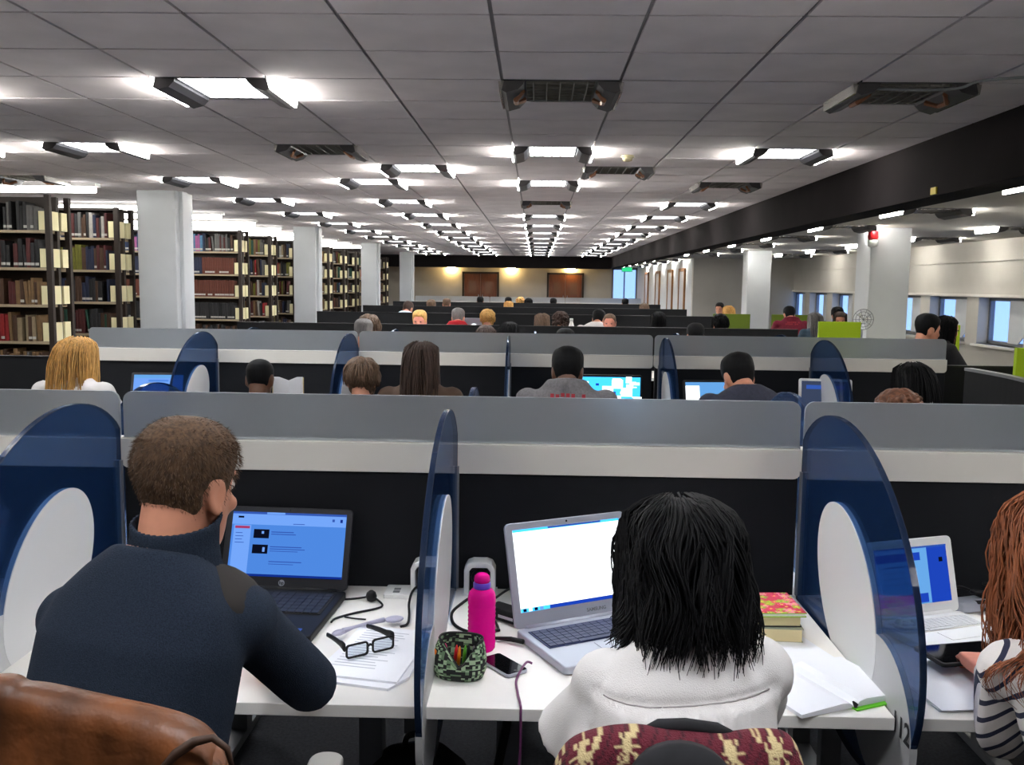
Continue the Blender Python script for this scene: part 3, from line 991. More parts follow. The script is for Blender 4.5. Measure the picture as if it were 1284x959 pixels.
def hand_mb(mb, wrist, d, up, side, curl=.5, s=1.0):
    """palm, four fingers of different lengths and a thumb from the side of the palm"""
    wrist, d, up = V(wrist), V(d).normalized(), V(up)
    lat = d.cross(up).normalized() * side
    up = lat.cross(d).normalized() * side if False else (up - d * up.dot(d)).normalized()
    P = lambda a, b, c: wrist + d * a * s + lat * b * s + up * c * s
    mb.rings([[P(a, -w_, -h), P(a, w_, -h), P(a, w_, h), P(a, -w_, h)] for a, w_, h in ((-.01, .022, .017), (.03, .034, .015), (.07, .040, .013), (.092, .037, .010))])
    for b, L in ((-.030, .062), (-.010, .076), (.010, .083), (.030, .074)):
        p0 = P(.075, b, .0)
        pts, a, p = [p0], 0, p0
        for k, f in enumerate((.2, .42, .32, .26)):
            a += curl * (.35 if k == 0 else .55)
            p = p + (d * math.cos(a) - up * math.sin(a)) * L * f * s
            pts.append(p)
        mb.tube(pts, [.0098 * s, .0096 * s, .0088 * s, .0078 * s, .0062 * s], 8)
    mb.tube([P(.015, .024, 0), P(.04, .048, -.004), P(.065, .060, -.012), P(.085, .058, -.02)], [.014 * s, .0115 * s, .0098 * s, .007 * s], 8)

def ring(c, u, v, a, b, n=20, p=1.0):
    return [V(c) + V(u) * a * math.copysign(abs(math.cos(2 * PI * k / n)) ** p, math.cos(2 * PI * k / n)) + V(v) * b * math.copysign(abs(math.sin(2 * PI * k / n)) ** p, math.sin(2 * PI * k / n)) for k in range(n)]

def torso_mb(mb, spine, n=24, k=1.0, dk=0):
    """spine: (centre, right vector, half width, half depth)"""
    rs = []
    for i, (c, u, a, b) in enumerate(spine):
        t = V(spine[min(i + 1, len(spine) - 1)][0]) - V(spine[max(i - 1, 0)][0])
        u = V(u).normalized()
        v = t.cross(u).normalized()
        rs.append(ring(c, u, v, a * k + dk, b * k + dk, n, .85))
    mb.rings(rs)

def arm_mb(mb, sh, el, wr, r, dk=0, n=12, stop=1.0):
    sh, el, wr = V(sh), V(el), V(wr)
    pts = [sh, sh.lerp(el, .4), sh.lerp(el, .85), el, el.lerp(wr, .25), el.lerp(wr, .65), wr]
    rr = [r[0], r[0] * .96, r[1] * 1.02, r[1], r[1] * .98, r[2] * 1.15, r[2]]
    if stop < 1:
        pts, rr = pts[:-1], rr[:-1]
    mb.tube(pts, [x + dk for x in rr], n)

def headT(c, yaw=0, pitch=0, roll=0, s=1.0):
    return Matrix.Translation(V(c)) @ Euler((math.radians(pitch), math.radians(roll), math.radians(yaw)), 'XYZ').to_matrix().to_4x4() @ Matrix.Scale(s, 4)

def figure(J, parent, skin, top, pants, voxel=(.007, .009), shoes='black_matte', hands=True, loose=.014):
    """skin body, clothes and shoes of one seated figure from joints J"""
    b = MB()
    T = J['T']
    head_mb(b, T, J.get('face', True))
    nb = V(J['neck'])
    b.tube([nb - V((0, 0, .05)), nb, T @ V((0, -.035, -.10)), T @ V((0, -.025, -.02))], [.066, .056, .052, .054], 14)
    torso_mb(b, J['spine'], 20, .84)
    for s_ in 'LR':
        arm_mb(b, J['sh' + s_], J['el' + s_], J['wr' + s_], [.042, .036, .026])
        if hands:
            hand_mb(b, J['wr' + s_], J['hd' + s_], (0, 0, 1), 1 if s_ == 'L' else -1, J.get('curl', .5))
        hip, kn, an = V(J['hip' + s_]), V(J['kn' + s_]), V(J['an' + s_])
        b.tube([hip, hip.lerp(kn, .5), kn, kn.lerp(an, .35), an], [.078, .066, .052, .050, .036], 12)
        b.tube([an, an + V((0, .02, -.03)), an + V((0, .12, -.035))], [.036, .036, .026], 8)
    body = fused('body', b, voxel[0], skin, parent, 2)
    t = MB()
    torso_mb(t, J['spine'], 28, 1, 0)
    for s_ in 'LR':
        arm_mb(t, J['sh' + s_], J['el' + s_], J['wr' + s_], J.get('sleeve', [.062, .052, .040]), 0, 14)
        sh = V(J['sh' + s_])
        t.ell(sh, (.066, .066, .06), 12, 8)
    for f in J.get('extra_top', ()):
        f(t)
    topo = fused(J.get('topname', 'jumper'), t, voxel[1], top, parent, 4)
    p = MB()
    pc, pu, pa, pb = J['spine'][0]
    p.ell(V(pc) + V((0, 0, -.03)), (pa * 1.02, pb * 1.15, .12), 18, 10)
    for s_ in 'LR':
        hip, kn, an = V(J['hip' + s_]), V(J['kn' + s_]), V(J['an' + s_])
        p.tube([hip, hip.lerp(kn, .5), kn, kn.lerp(an, .3), an + V((0, 0, .03))], [.096, .084, .068, .066, .058], 14)
    fused('trousers', p, .014, pants, parent, 3)
    for s_ in 'LR':
        an = V(J['an' + s_])
        sm = MB()
        sm.rings([ring(an + V((0, y, dz)), (1, 0, 0), (0, 0, 1), a, h, 12, .8) for y, dz, a, h in ((-.07, -.045, .028, .03), (-.03, -.03, .042, .048), (.04, -.04, .044, .038), (.11, -.05, .046, .028), (.17, -.055, .03, .02))])
        sm.build('shoe', shoes, parent, True)
    return body, topo

def add_eyes(T, parent, iris='ink'):
    for s_ in (-1, 1):
        m = MB().ell((0, 0, 0), (.0115, .0115, .0115), 12, 8)
        e = m.build('eye', 'eye_white', parent, True)
        e.matrix_local = T @ Matrix.Translation((s_ * .031, .0795, .008))
        MB().ell((0, .0085, 0), (.006, .0035, .006), 10, 6).build('iris', iris, e, True)

# ---- the man in the navy jumper
man = thing('person', 'man with short brown hair in a navy ribbed-collar jumper, seen from behind', 'person', (0, 0, 0), 0, 'people of the front row')
hy = -19
TM = headT((-.596, 1.535, 1.270), hy, -8, 2, .95)
rv = (math.cos(math.radians(-16)), math.sin(math.radians(-16)), -.02)
JM = dict(T=TM, neck=(-.605, 1.475, 1.13), face=True,
          spine=[((-.69, 1.42, .44), rv, .18, .13), ((-.69, 1.40, .56), rv, .18, .125), ((-.68, 1.40, .70), rv, .172, .12), ((-.668, 1.41, .84), rv, .172, .118), ((-.655, 1.43, .95), rv, .178, .118),
                 ((-.642, 1.445, 1.04), rv, .180, .108), ((-.632, 1.46, 1.10), rv, .160, .092), ((-.625, 1.47, 1.145), rv, .118, .080), ((-.618, 1.48, 1.18), rv, .075, .068)],
          shL=(-.778, 1.50, 1.05), elL=(-.805, 1.66, .80), wrL=(-.80, 1.93, .775), hdL=(.25, 1, .05), shR=(-.488, 1.475, 1.065), elR=(-.432, 1.715, .845), wrR=(-.57, 1.97, .775), hdR=(-.55, .85, .05),
          hipL=(-.80, 1.42, .45), knL=(-.85, 1.86, .50), anL=(-.86, 1.80, .08), hipR=(-.60, 1.40, .45), knR=(-.50, 1.82, .50), anR=(-.50, 1.85, .08), sleeve=[.058, .056, .044], curl=.45)
body, jumper = figure(JM, man, 'skin', 'wool_navy', 'denim', (.006, .009))
cm = MB()
nr = 84
rs = []
for c, a, b_, z in ((0, .092, .084, 1.125), (0, .081, .076, 1.15), (0, .073, .070, 1.18), (0, .070, .068, 1.21), (0, .073, .071, 1.226), (0, .070, .068, 1.228), (0, .064, .062, 1.205)):
    cx, cy = -.610 + (z - 1.13) * .10, 1.485 + (z - 1.13) * .16
    rs.append([V((cx + (a + .0022 * math.cos(k * PI)) * math.cos(2 * PI * k / nr), cy + (b_ + .0022 * math.cos(k * PI)) * math.sin(2 * PI * k / nr), z + .012 * math.sin(2 * PI * k / nr))) for k in range(nr)])
cm.rings(rs, cap=False)
cm.build('collar', 'wool_navy', man, True)
for s_, c in ((1, V((-.502, 1.470, 1.112))), (-1, V((-.758, 1.512, 1.095)))):
    m = MB().ell((0, 0, 0), (.070, .058, .026), 18, 10, Euler((0, s_ * .55, -.28)).to_matrix())
    m.build('shoulder_patch', 'patch_suede', man, True, loc=c)
hm = hair_cap(MB(), TM, .006, 3, .0015, topmore=.008)
hair = fused('hair', hm, .0035, 'hair_brown_short', man, 2, .4)
rg = random.Random(5)
st = MB()
for q in range(9000):                                # short strands lying back from the crown whorl
    th = rg.uniform(-PI, PI)
    z = -.08 + .198 * rg.random() ** .6
    hl = hairline(th)
    if z < hl + rg.uniform(-.004, .012):
        continue
    k = smooth01((z + .04) / .12)
    p = hsurf(th, z, .004 + .007 * k)
    q2 = hsurf(th, z - .02, .012 + .008 * k)
    nrm = (hsurf(th, z, .03) - hsurf(th, z, 0)).normalized()
    tang = (q2 - p).normalized() * (1 if z < .07 else .5)
    ln = .005 + .007 * k
    e = p + (nrm * (.25 + .2 * k) + tang * .9 + V((rg.gauss(0, .25), rg.gauss(0, .25), rg.gauss(0, .2)))).normalized() * ln
    sd = V((rg.gauss(0, 1), rg.gauss(0, 1), rg.gauss(0, 1))).normalized() * .0008
    st.add([TM @ (p - sd), TM @ (p + sd), TM @ e], [(0, 1, 2)])
st.build('hair_strands', 'hair_brown_short', man)
add_eyes(TM, man)

# ---- the woman with the black bob
wom = thing('person', 'woman with wavy black bob in a white blouse, seen from behind', 'person', (0, 0, 0), 0, 'people of the front row')
TW = headT((.254, 1.545, 1.140), 8, -14, 0, 1.0)
rw = (math.cos(math.radians(6)), math.sin(math.radians(6)), .03)
JW = dict(T=TW, neck=(.24, 1.475, 1.015), topname='blouse',
          spine=[((.255, 1.40, .44), rw, .165, .12), ((.255, 1.39, .56), rw, .16, .115), ((.255, 1.39, .68), rw, .145, .105), ((.252, 1.40, .80), rw, .145, .105), ((.25, 1.43, .90), rw, .150, .105),
                 ((.252, 1.455, .98), rw, .148, .098), ((.25, 1.47, 1.025), rw, .112, .08), ((.247, 1.48, 1.05), rw, .07, .062)],
          shL=(.132, 1.475, .965), elL=(.105, 1.60, .80), wrL=(.13, 1.86, .775), hdL=(.35, 1, 0), shR=(.372, 1.47, .995), elR=(.405, 1.63, .80), wrR=(.40, 1.90, .775), hdR=(-.1, 1, 0),
          hipL=(.17, 1.40, .45), knL=(.15, 1.82, .50), anL=(.14, 1.78, .08), hipR=(.34, 1.40, .45), knR=(.36, 1.82, .50), anR=(.37, 1.78, .08), sleeve=[.056, .058, .0], curl=.5)
def slv(t):
    t.tube([(.135, 1.47, .955), (.112, 1.49, .91), (.088, 1.515, .87), (.070, 1.53, .84)], [.060, .062, .064, .066], 18)
    t.tube([(.365, 1.47, .98), (.388, 1.53, .93), (.395, 1.58, .88)], [.058, .056, .054], 16)
    t.tube([(.12, 1.47, .95), (.12, 1.44, .84), (.125, 1.42, .74)], [.05, .06, .05], 14)
JW['extra_top'] = [slv]
JW['sleeve'] = [.054, .050, .036]
b_, blouse = figure(JW, wom, 'skin', 'cotton_white', 'black_cloth', (.006, .008))
for v in blouse.data.vertices:                        # gathers below the yoke seam
    c = v.co
    if c.y < 1.46 and .10 < c.x < .40:
        seam = .985 + .05 * (c.x - .25)
        if c.z < seam:
            k = smooth01((seam - c.z) / .010)
            mid = math.exp(-((c.x - .235) / .075) ** 2)
            c.y -= k * (.010 + mid * (.013 * math.sin(c.x * 190 + 3 * noise.noise(V((c.x * 20, 0, c.z * 8)))) + .008))
        elif c.z < seam + .008:
            c.y += .003
    f = noise.noise(V((c.x * 9, c.y * 9, c.z * 9)))
    v.co.y -= .007 * f
from mathutils.bvhtree import BVHTree
bv = BVHTree.FromPolygons([v.co for v in blouse.data.vertices], [p.vertices for p in blouse.data.polygons])
pts = []
for q in range(40):
    x = .118 + .262 * q / 39
    h = bv.ray_cast(V((x, 1.1, .985 + .05 * (x - .25) + .002)), V((0, 1, 0)))
    if h[0] is not None: pts.append(h[0] + V((0, -.0005, 0)))
MB().tube(pts, .0016, 6).build('yoke_seam', mat('seam_grey', (170, 166, 164), .9), wom, True)
cap = hair_cap(MB(), TW, .006, 8, .002, [(0, .07), (50, .06), (70, -.06), (180, -.12)], topmore=.002)
cap.rings([[TW @ V((a * math.sin(2 * PI * k / 24), -.045 + d * math.cos(2 * PI * k / 24), z)) for k in range(24)] for z, a, d in ((.06, .074, .055), (0, .080, .064), (-.06, .086, .064), (-.11, .090, .056), (-.135, .078, .045))])
fused('hair', cap, .007, 'hair_black', wom, 3)
rg = random.Random(11)
locks(2600, TW, .15, .0019, rg, .011, 34, 30, [((0, -.06, -.215), (.19, .10, .055))], .5, -.06, .1177, .3, 13, base=.005, sides=3, xmax=.084, flare=.30).build('hair_locks', 'hair_black', wom, True)['kind'] = 'stuff'
fl = MB()
for q in range(80):                                   # loose ends flicking out on both sides
    s_ = rg.choice((-1, -1, 1))
    z0 = rg.uniform(-.12, -.02)
    p = V((s_ * .088, rg.uniform(-.05, .03), z0))
    a = rg.uniform(.02, .045)
    fl.tube([TW @ (p + V((s_ * a * t * t, rg.uniform(-.003, .003), -.075 * t + .02 * t * t))) for t in (0, .3, .6, .85, 1)], [.0022, .002, .0016, .001, .0006], 4)
fl.build('stray_locks', 'hair_black', wom, True)['kind'] = 'stuff'
add_eyes(TW, wom)

# ---- the red-haired woman at the right edge
red = thing('person', 'woman with long red hair in a navy striped white top, cut by the right edge', 'person', (0, 0, 0), 0, 'people of the front row')
TR = headT((1.015, 1.70, 1.14), -4, -14, 0, 1.0)
rr_ = (math.cos(math.radians(14)), math.sin(math.radians(14)), .04)
JR = dict(T=TR, neck=(.99, 1.63, 1.015), topname='striped_top',
          spine=[((1.03, 1.45, .44), rr_, .165, .12), ((1.03, 1.45, .56), rr_, .158, .115), ((1.025, 1.47, .68), rr_, .145, .105), ((1.02, 1.51, .80), rr_, .145, .105), ((1.005, 1.56, .90), rr_, .150, .105),
                 ((1.0, 1.60, .955), rr_, .150, .095), ((.995, 1.625, .995), rr_, .115, .08), ((.99, 1.64, 1.03), rr_, .068, .06)],
          shL=(.885, 1.63, .935), elL=(.905, 1.70, .78), wrL=(1.02, 1.98, .785), hdL=(.1, 1, .02), shR=(1.115, 1.66, .95), elR=(1.20, 1.78, .78), wrR=(1.13, 2.02, .785), hdR=(-.2, 1, 0),
          hipL=(.95, 1.45, .45), knL=(.95, 1.84, .50), anL=(.94, 1.8, .08), hipR=(1.12, 1.45, .45), knR=(1.15, 1.84, .50), anR=(1.16, 1.8, .08), sleeve=[.052, .046, .034], curl=.6)
b_, striped = figure(JR, red, 'skin_pink', 'cotton_white', 'black_cloth', (.006, .005))
def seg_t(p, a, b):
    d = b - a
    t0 = (p - a).dot(d) / d.length_squared
    t = max(0, min(1, t0))
    return (p - (a + d * t)).length, t0 * d.length
ca = striped.data.color_attributes.new('stripes', 'FLOAT_COLOR', 'POINT')
sp_ = [V(a[0]) for a in JR['spine']]
for v in striped.data.vertices:
    p = v.co
    best = None
    for s_ in 'LR':
        sh, el, wr = V(JR['sh' + s_]), V(JR['el' + s_]), V(JR['wr' + s_])
        d1, t1 = seg_t(p, sh, el)
        d2, t2 = seg_t(p, el, wr)
        for d_1, t_1 in ((d1, t1), (d2, t2 + (el - sh).length)):
            if best is None or d_1 < best[0]:
                best = (d_1, t_1 + .4)
    ax = min((sp_[i] - p).length for i in range(len(sp_)))
    tt = 3 + .80 * p.x - .55 * p.z - .30 * p.y
    tt += .008 * noise.noise(p * 7)
    ca.data[v.index].color = (tt, tt, tt, 1)
striped.data.materials.clear()
sm_ = mat('stripe_cloth', (214, 208, 205), .9, bump=.2, bscale=500)
nt = sm_.node_tree
at_ = nt.nodes.new('ShaderNodeVertexColor'); at_.layer_name = 'stripes'
sx = nt.nodes.new('ShaderNodeSeparateColor')
dv = nt.nodes.new('ShaderNodeMath'); dv.operation = 'DIVIDE'; dv.inputs[1].default_value = .0235
fc = nt.nodes.new('ShaderNodeMath'); fc.operation = 'FRACT'
lt = nt.nodes.new('ShaderNodeMath'); lt.operation = 'LESS_THAN'; lt.inputs[1].default_value = .30
mx_ = nt.nodes.new('ShaderNodeMix'); mx_.data_type = 'RGBA'
mx_.inputs[6].default_value = (*lin((214, 208, 205)), 1); mx_.inputs[7].default_value = (*lin((34, 38, 62)), 1)
for a_, b_ in ((at_.outputs[0], sx.inputs[0]), (sx.outputs[0], dv.inputs[0]), (dv.outputs[0], fc.inputs[0]), (fc.outputs[0], lt.inputs[0]), (lt.outputs[0], mx_.inputs[0]), (mx_.outputs[2], nt.nodes['Principled BSDF'].inputs['Base Color'])):
    nt.links.new(a_, b_)
striped.data.materials.append(sm_)
cap = hair_cap(MB(), TR, .006, 4, .002, [(0, .07), (50, .06), (70, -.06), (180, -.12)], topmore=.002)
fused('hair', cap, .008, 'hair_red', red, 3)
rg = random.Random(21)
locks(2000, TR, .27, .0019, rg, .013, 26, 30, [((0, -.08, -.235), (.19, .11, .07))], .3, -.06, .1177, .3, 15, base=.006, sides=3, xmax=.112).build('hair_locks', 'hair_red', red, True)['kind'] = 'stuff'
add_eyes(TR, red)

# ---- shared seated figure for the rows behind, faces +y, hips over the origin
def template(name, hairstyle, seed, wide=1.0, hood=False, pitch=-8, yaw=0, hc=(0, .10, 1.165), lift=0):
    t = thing('person', name, 'person')
    T = headT(hc, yaw, pitch, 0, 1.0)
    u = (1, 0, 0)
    J = dict(T=T, neck=(0, .055, 1.03), face=True,
             spine=[((0, 0, .44), u, .17 * wide, .12), ((0, -.01, .60), u, .155 * wide, .11), ((0, .0, .76), u, .16 * wide, .11), ((0, .03, .90), u, .172 * wide, .108), ((0, .045, .965 + lift), u, .16 * wide, .095), ((0, .055, 1.01 + lift), u, .11 * wide, .08), ((0, .06, 1.045 + lift), u, .065, .06)],
             shL=(-.165 * wide, .05, .955 + lift * .8), elL=(-.215 * wide, .20, .76), wrL=(-.14, .44, .775), hdL=(.2, 1, 0), shR=(.165 * wide, .05, .955 + lift * .8), elR=(.215 * wide, .20, .76), wrR=(.14, .44, .775), hdR=(-.2, 1, 0),
             hipL=(-.09, 0, .45), knL=(-.11, .42, .50), anL=(-.11, .38, .08), hipR=(.09, 0, .45), knR=(.11, .42, .50), anR=(.11, .38, .08), sleeve=[.06, .052, .042], topname='top')
    if hood:
        J['extra_top'] = [lambda q: q.tube([(-.10, .10, 1.04), (-.085, .02, 1.06), (0, -.02, 1.065), (.085, .02, 1.06), (.10, .10, 1.04)], [.022, .032, .038, .032, .022], 10)]
    figure(J, t, 'skin', 'black_cloth', 'black_cloth', (.011, .015))
    rg = random.Random(seed)
    hm = hair_cap(MB(), T, {'bald': .003, 'short': .009, 'messy': .014, 'long': .009}.get(hairstyle, .018), seed, {'bald': .0005, 'messy': .012, 'short': .002, 'long': .002}.get(hairstyle, .005), HLINE if hairstyle in ('bald', 'short', 'bun') else [(0, .07), (50, .06), (70, -.05), (180, -.11)], topmore=.002 if hairstyle in ('bald', 'long') else .01)
    if hairstyle == 'long':
        hm.rings([[T @ V((a * math.sin(2 * PI * k / 20), -.055 + y + d * math.cos(2 * PI * k / 20), z)) for k in range(20)] for z, a, d, y in ((.06, .07, .05, 0), (0, .078, .052, -.005), (-.08, .084, .05, -.012), (-.16, .092, .045, -.03), (-.24, .092, .035, -.05), (-.31, .07, .022, -.055))])
    if hairstyle == 'bun':
        hm.ell(T @ V((0, -.10, .075)), (.04, .04, .036), 12, 8)
    if hairstyle == 'curly':
        for q in range(320):
            a, z = rg.uniform(-PI, PI), rg.uniform(-.14, .115)
            if abs(a) < .7 and z < .07: continue
            p = hsurf(a, max(z, -.06), rg.uniform(.02, .04))
            hm.ell(T @ V((p.x, p.y - .01, z)), [rg.uniform(.010, .018)] * 3, 8, 6)
    fused('hair', hm, .0055 if hairstyle == 'curly' else .007, 'hair_dark_brown', t, 1 if hairstyle == 'curly' else 2)
    if hairstyle == 'long':
        locks(420, T, .33, .0032, rg, .005, 14, 70, [((0, -.08, -.30), (.12, .09, .06))], .0, -.04, .1177, .5, 11, base=.005, sides=3, xmax=.088, flare=.17).build('hair_locks', 'hair_dark_brown', t, True)['kind'] = 'stuff'
    if hairstyle == 'messy':
        locks(420, T, .03, .0045, rg, .006, 40, 20, (), .1, -.10, .117, .4, 6, .2, base=.004, sides=4, xmax=.094).build('hair_locks', 'hair_dark_brown', t, True)['kind'] = 'stuff'
    for s_ in (-1, 1):
        m = MB().ell((0, 0, 0), (.012, .006, .006), 10, 6)
        e = m.build('eye', 'eye_dark', t, True)
        e.matrix_local = T @ Matrix.Translation((s_ * .031, .0865, .012))
    return t
TPL = {k: [template('x', *a), False] for k, a in dict(short=('short', 31), long=('long', 33, 1.0, False, -8, 0, (0, .11, 1.15), .045), bald=('bald', 35), messy=('messy', 37), hood=('short', 39, 1.2, True, -22, 0, (0, .165, 1.105), .03), curly=('curly', 41), bun=('bun', 43), down=('short', 45, 1.25, False, -26, 0, (0, .155, 1.115), .05)).items()}
def place(style, label, x, y, rz, s, hairm, topm, skin='skin', group='people of the far desk rows'):
    o = copy_tree(TPL[style][0]) if TPL[style][1] else TPL[style][0]
    TPL[style][1] = True
    o.location = (x, y, 0)
    o.rotation_euler = (0, 0, math.radians(rz))
    o.scale = (s, s, s)
    o['label'] = label
    o['group'] = group
    for c in [c for c in C.objects if c.parent == o]:
        st_ = c.name.split('.')[0]
        mm = {'hair': hairm, 'hair_locks': hairm, 'top': topm, 'body': skin}.get(st_)
        if mm:
            c.material_slots[0].link = 'OBJECT'
            c.material_slots[0].material = M[mm]
    return o
g2 = 'people of the second desk row'
HTOP = dict(long=(1.285, .11), hood=(1.232, .165), down=(1.243, .155), bald=(1.288, .10))
def at(hx, hy, ztop, rz=0, style=None):
    top_, fw_ = HTOP.get(style, (1.297, .10))
    s = ztop / top_
    a = math.radians(rz)
    return hx + fw_ * s * math.sin(a), hy - fw_ * s * math.cos(a), s
for style, label, hx, ztop, rz, hm_, tm_, sk in (
        ('long', 'woman with long wavy blond hair in a white top at the left', -2.50, 1.318, -4, 'hair_blond', 'cotton_white', 'skin'),
        ('bald', 'person with closely cropped dark hair holding up an open book', -1.50, 1.206, 0, 'hair_black', 'black_cloth', 'skin_brown'),
        ('messy', 'person with messy brown hair low behind the front screen', -.94, 1.215, 0, 'hair_mid_brown', 'black_cloth', 'skin'),
        ('long', 'woman with long straight dark brown hair beside the messy brown hair', -.615, 1.318, 2, 'hair_dark_brown', 'cloth_brown', 'skin'),
        ('hood', 'man with short black hair in a grey hoodie before a bright screen', .178, 1.287, -3, 'hair_black', 'hoodie_grey', 'skin_brown'),
        ('down', 'man with dark hair in a slate jumper, head turned to his left', 1.10, 1.27, 14, 'hair_black', 'cloth_slate', 'skin'),
        ('long', 'woman with long black hair in a white top, second row right', 2.02, 1.245, 12, 'hair_black', 'cotton_white', 'skin')):
    x, y, s = at(hx, 4.95, ztop, rz, style)
    o = place(style, label, x, y, rz, s, hm_, tm_, sk, g2)
    if style == 'hood':
        tm = [c for c in C.objects if c.parent == o and c.name.startswith('top')][0].data
        bv = BVHTree.FromPolygons([v.co for v in tm.vertices], [p.vertices for p in tm.polygons])
        pm = MB()
        rg = random.Random(4)
        for row, zz in enumerate((1.012, .985)):
            for q in range(8):
                x0 = -.105 + .026 * q
                zz = (1.012, .985)[row] + rg.uniform(-.004, .004)
                if rg.random() < .15: continue
                hs = [bv.ray_cast(V((x, -1, z)), V((0, 1, 0)))[0] for x, z in ((x0, zz - .009), (x0 + .018, zz - .009), (x0 + .018, zz + .009), (x0, zz + .009))]
                if all(h is not None for h in hs):
                    pm.add([h + V((0, -.0015, 0)) for h in hs], [(0, 1, 2, 3)])
        pm.build('faded_print', 'print_red', o)
x, y, s = at(1.70, 4.30, 1.155, 15)
place('curly', 'person with curly brown hair low beside the black-haired woman', x, y, 15, s, 'hair_curly', 'black_cloth', 'skin', g2)
# far rows: head x, head y, height, turn, style, hair, top, skin, label
for hx, hy, zt, rz, style, hm_, tm_, sk, label in (
        (-1.55, 8.25, 1.30, 0, 'short', 'hair_grey', 'cloth_slate', 'skin', 'person with greyish hair just behind the second row screen, left'),
        (-1.60, 8.8, 1.315, -12, 'messy', 'hair_mid_brown', 'black_cloth', 'skin', 'person with tousled mid-brown hair beside the greyish head, left'),
        (-1.37, 10.85, 1.31, 175, 'short', 'hair_blond', 'black_cloth', 'skin_pink', 'person with short blond hair facing the camera, left of centre'),
        (-2.2, 15.8, 1.31, -15, 'down', 'hair_dark_brown', 'cloth_pale', 'skin', 'person in a pale blue shirt bent over a desk, far left row'),
        (-2.07, 18.2, 1.30, 0, 'bun', 'hair_mid_brown', 'cloth_brown', 'skin', 'small brown-haired person in the far left rows'),
        (-1.87, 19.3, 1.32, 0, 'short', 'hair_mid_brown', 'black_cloth', 'skin', 'person with brown hair far back by the left wooden door'),
        (-1.36, 22.6, 1.32, 0, 'short', 'hair_black', 'black_cloth', 'skin', 'black-haired person far back below the left wooden door'),
        (-1.02, 12.1, 1.30, 0, 'hood', 'hair_grey', 'cloth_red', 'skin', 'person with a grey hood and red jacket left of centre'),
        (-.63, 12.1, 1.29, 0, 'messy', 'hair_blond', 'black_cloth', 'skin', 'person with fluffy blond hair beside the red jacket'),
        (-.54, 18.4, 1.30, 0, 'long', 'hair_blond', 'black_cloth', 'skin', 'person with long blond hair in the middle far row'),
        (-.66, 22.2, 1.32, 0, 'short', 'hair_black', 'cloth_slate', 'skin', 'dark-haired person behind the far long blond hair'),
        (-.38, 22.9, 1.31, 0, 'curly', 'hair_blond', 'cloth_slate', 'skin', 'person with fair curly hair far back in the middle'),
        (-.17, 21.9, 1.30, 0, 'messy', 'hair_black', 'black_cloth', 'skin', 'dark messy-haired person far back right of the fair curly hair'),
        (-.46, 8.55, 1.235, 0, 'messy', 'hair_dark_brown', 'black_cloth', 'skin', 'person with brown hair behind the second row screen, centre left'),
        (-.25, 8.8, 1.275, -10, 'long', 'hair_black', 'cloth_slate', 'skin', 'person with long black hair behind the second row screen, centre'),
        (.08, 11.1, 1.29, 0, 'long', 'hair_mid_brown', 'black_cloth', 'skin', 'person with long brown hair in the middle of the dark screens'),
        (.43, 22.4, 1.31, 0, 'short', 'hair_black', 'cloth_pale', 'skin', 'dark-haired person with pale collar far back in the middle'),
        (.33, 12.15, 1.27, 0, 'curly', 'hair_dark_brown', 'black_cloth', 'skin', 'person with big dark curly hair right of centre'),
        (.26, 7.9, 1.255, 0, 'short', 'hair_black', 'black_cloth', 'skin', 'dark head barely above the second row screen, centre'),
        (.85, 12.4, 1.30, -18, 'down', 'hair_black', 'cotton_white', 'skin', 'person with black hair in a white shirt, right of centre'),
        (.92, 11.4, 1.285, 170, 'bald', 'hair_mid_brown', 'black_cloth', 'skin_pink', 'bald-headed person facing the camera, right of centre'),
        (2.2, 22.7, 1.32, 0, 'short', 'hair_black', 'black_cloth', 'skin', 'black-haired person in front of the blue window'),
        (2.15, 18.3, 1.29, 0, 'long', 'hair_mid_brown', 'cloth_brown', 'skin', 'brown-haired person right of the blue window'),
        (1.62, 12.2, 1.30, 0, 'long', 'hair_black', 'black_cloth', 'skin', 'person with long black hair in the right far rows'),
        (1.53, 8.8, 1.28, 0, 'short', 'hair_black', 'black_cloth', 'skin', 'dark-haired man in black behind the second row screen, right'),
        (3.78, 19.0, 1.31, 150, 'short', 'hair_black', 'cloth_pale', 'skin', 'dark-haired person in a pale shirt by the white room wall'),
        (3.5, 16.8, 1.30, 10, 'long', 'hair_blond', 'cloth_teal', 'skin', 'fair-haired person beside the olive screen'),
        (2.2, 11.0, 1.30, 0, 'messy', 'hair_black', 'black_cloth', 'skin', 'person with a large black head of hair left of the crimson top'),
        (4.0, 14.6, 1.335, 0, 'hood', 'hair_black', 'cloth_crimson', 'skin', 'dark-haired person in a crimson top by the farther right column'),
        (3.98, 13.2, 1.29, 0, 'long', 'hair_grey', 'cloth_teal', 'skin', 'person in grey teal behind the lime screen, left of three'),
        (4.75, 14.6, 1.33, -10, 'bun', 'hair_black', 'black_cloth', 'skin', 'person with a black bun behind the lime screen, middle of three'),
        (4.42, 13.45, 1.30, 165, 'long', 'hair_dark_brown', 'cloth_brown', 'skin', 'dark-haired person facing out behind the lime screen, right of three'),
        (3.40, 8.05, 1.42, -80, 'short', 'hair_black', 'black_cloth', 'skin', 'man with dark hair in profile, right of the right column'),
        (3.92, 8.85, 1.39, -84, 'long', 'hair_black', 'black_cloth', 'skin', 'person with black hair and coat leaning at the windows')):
    x, y, s = at(hx, hy, zt, rz, style)
    place(style, label, x, y, rz, s, hm_, tm_, sk)

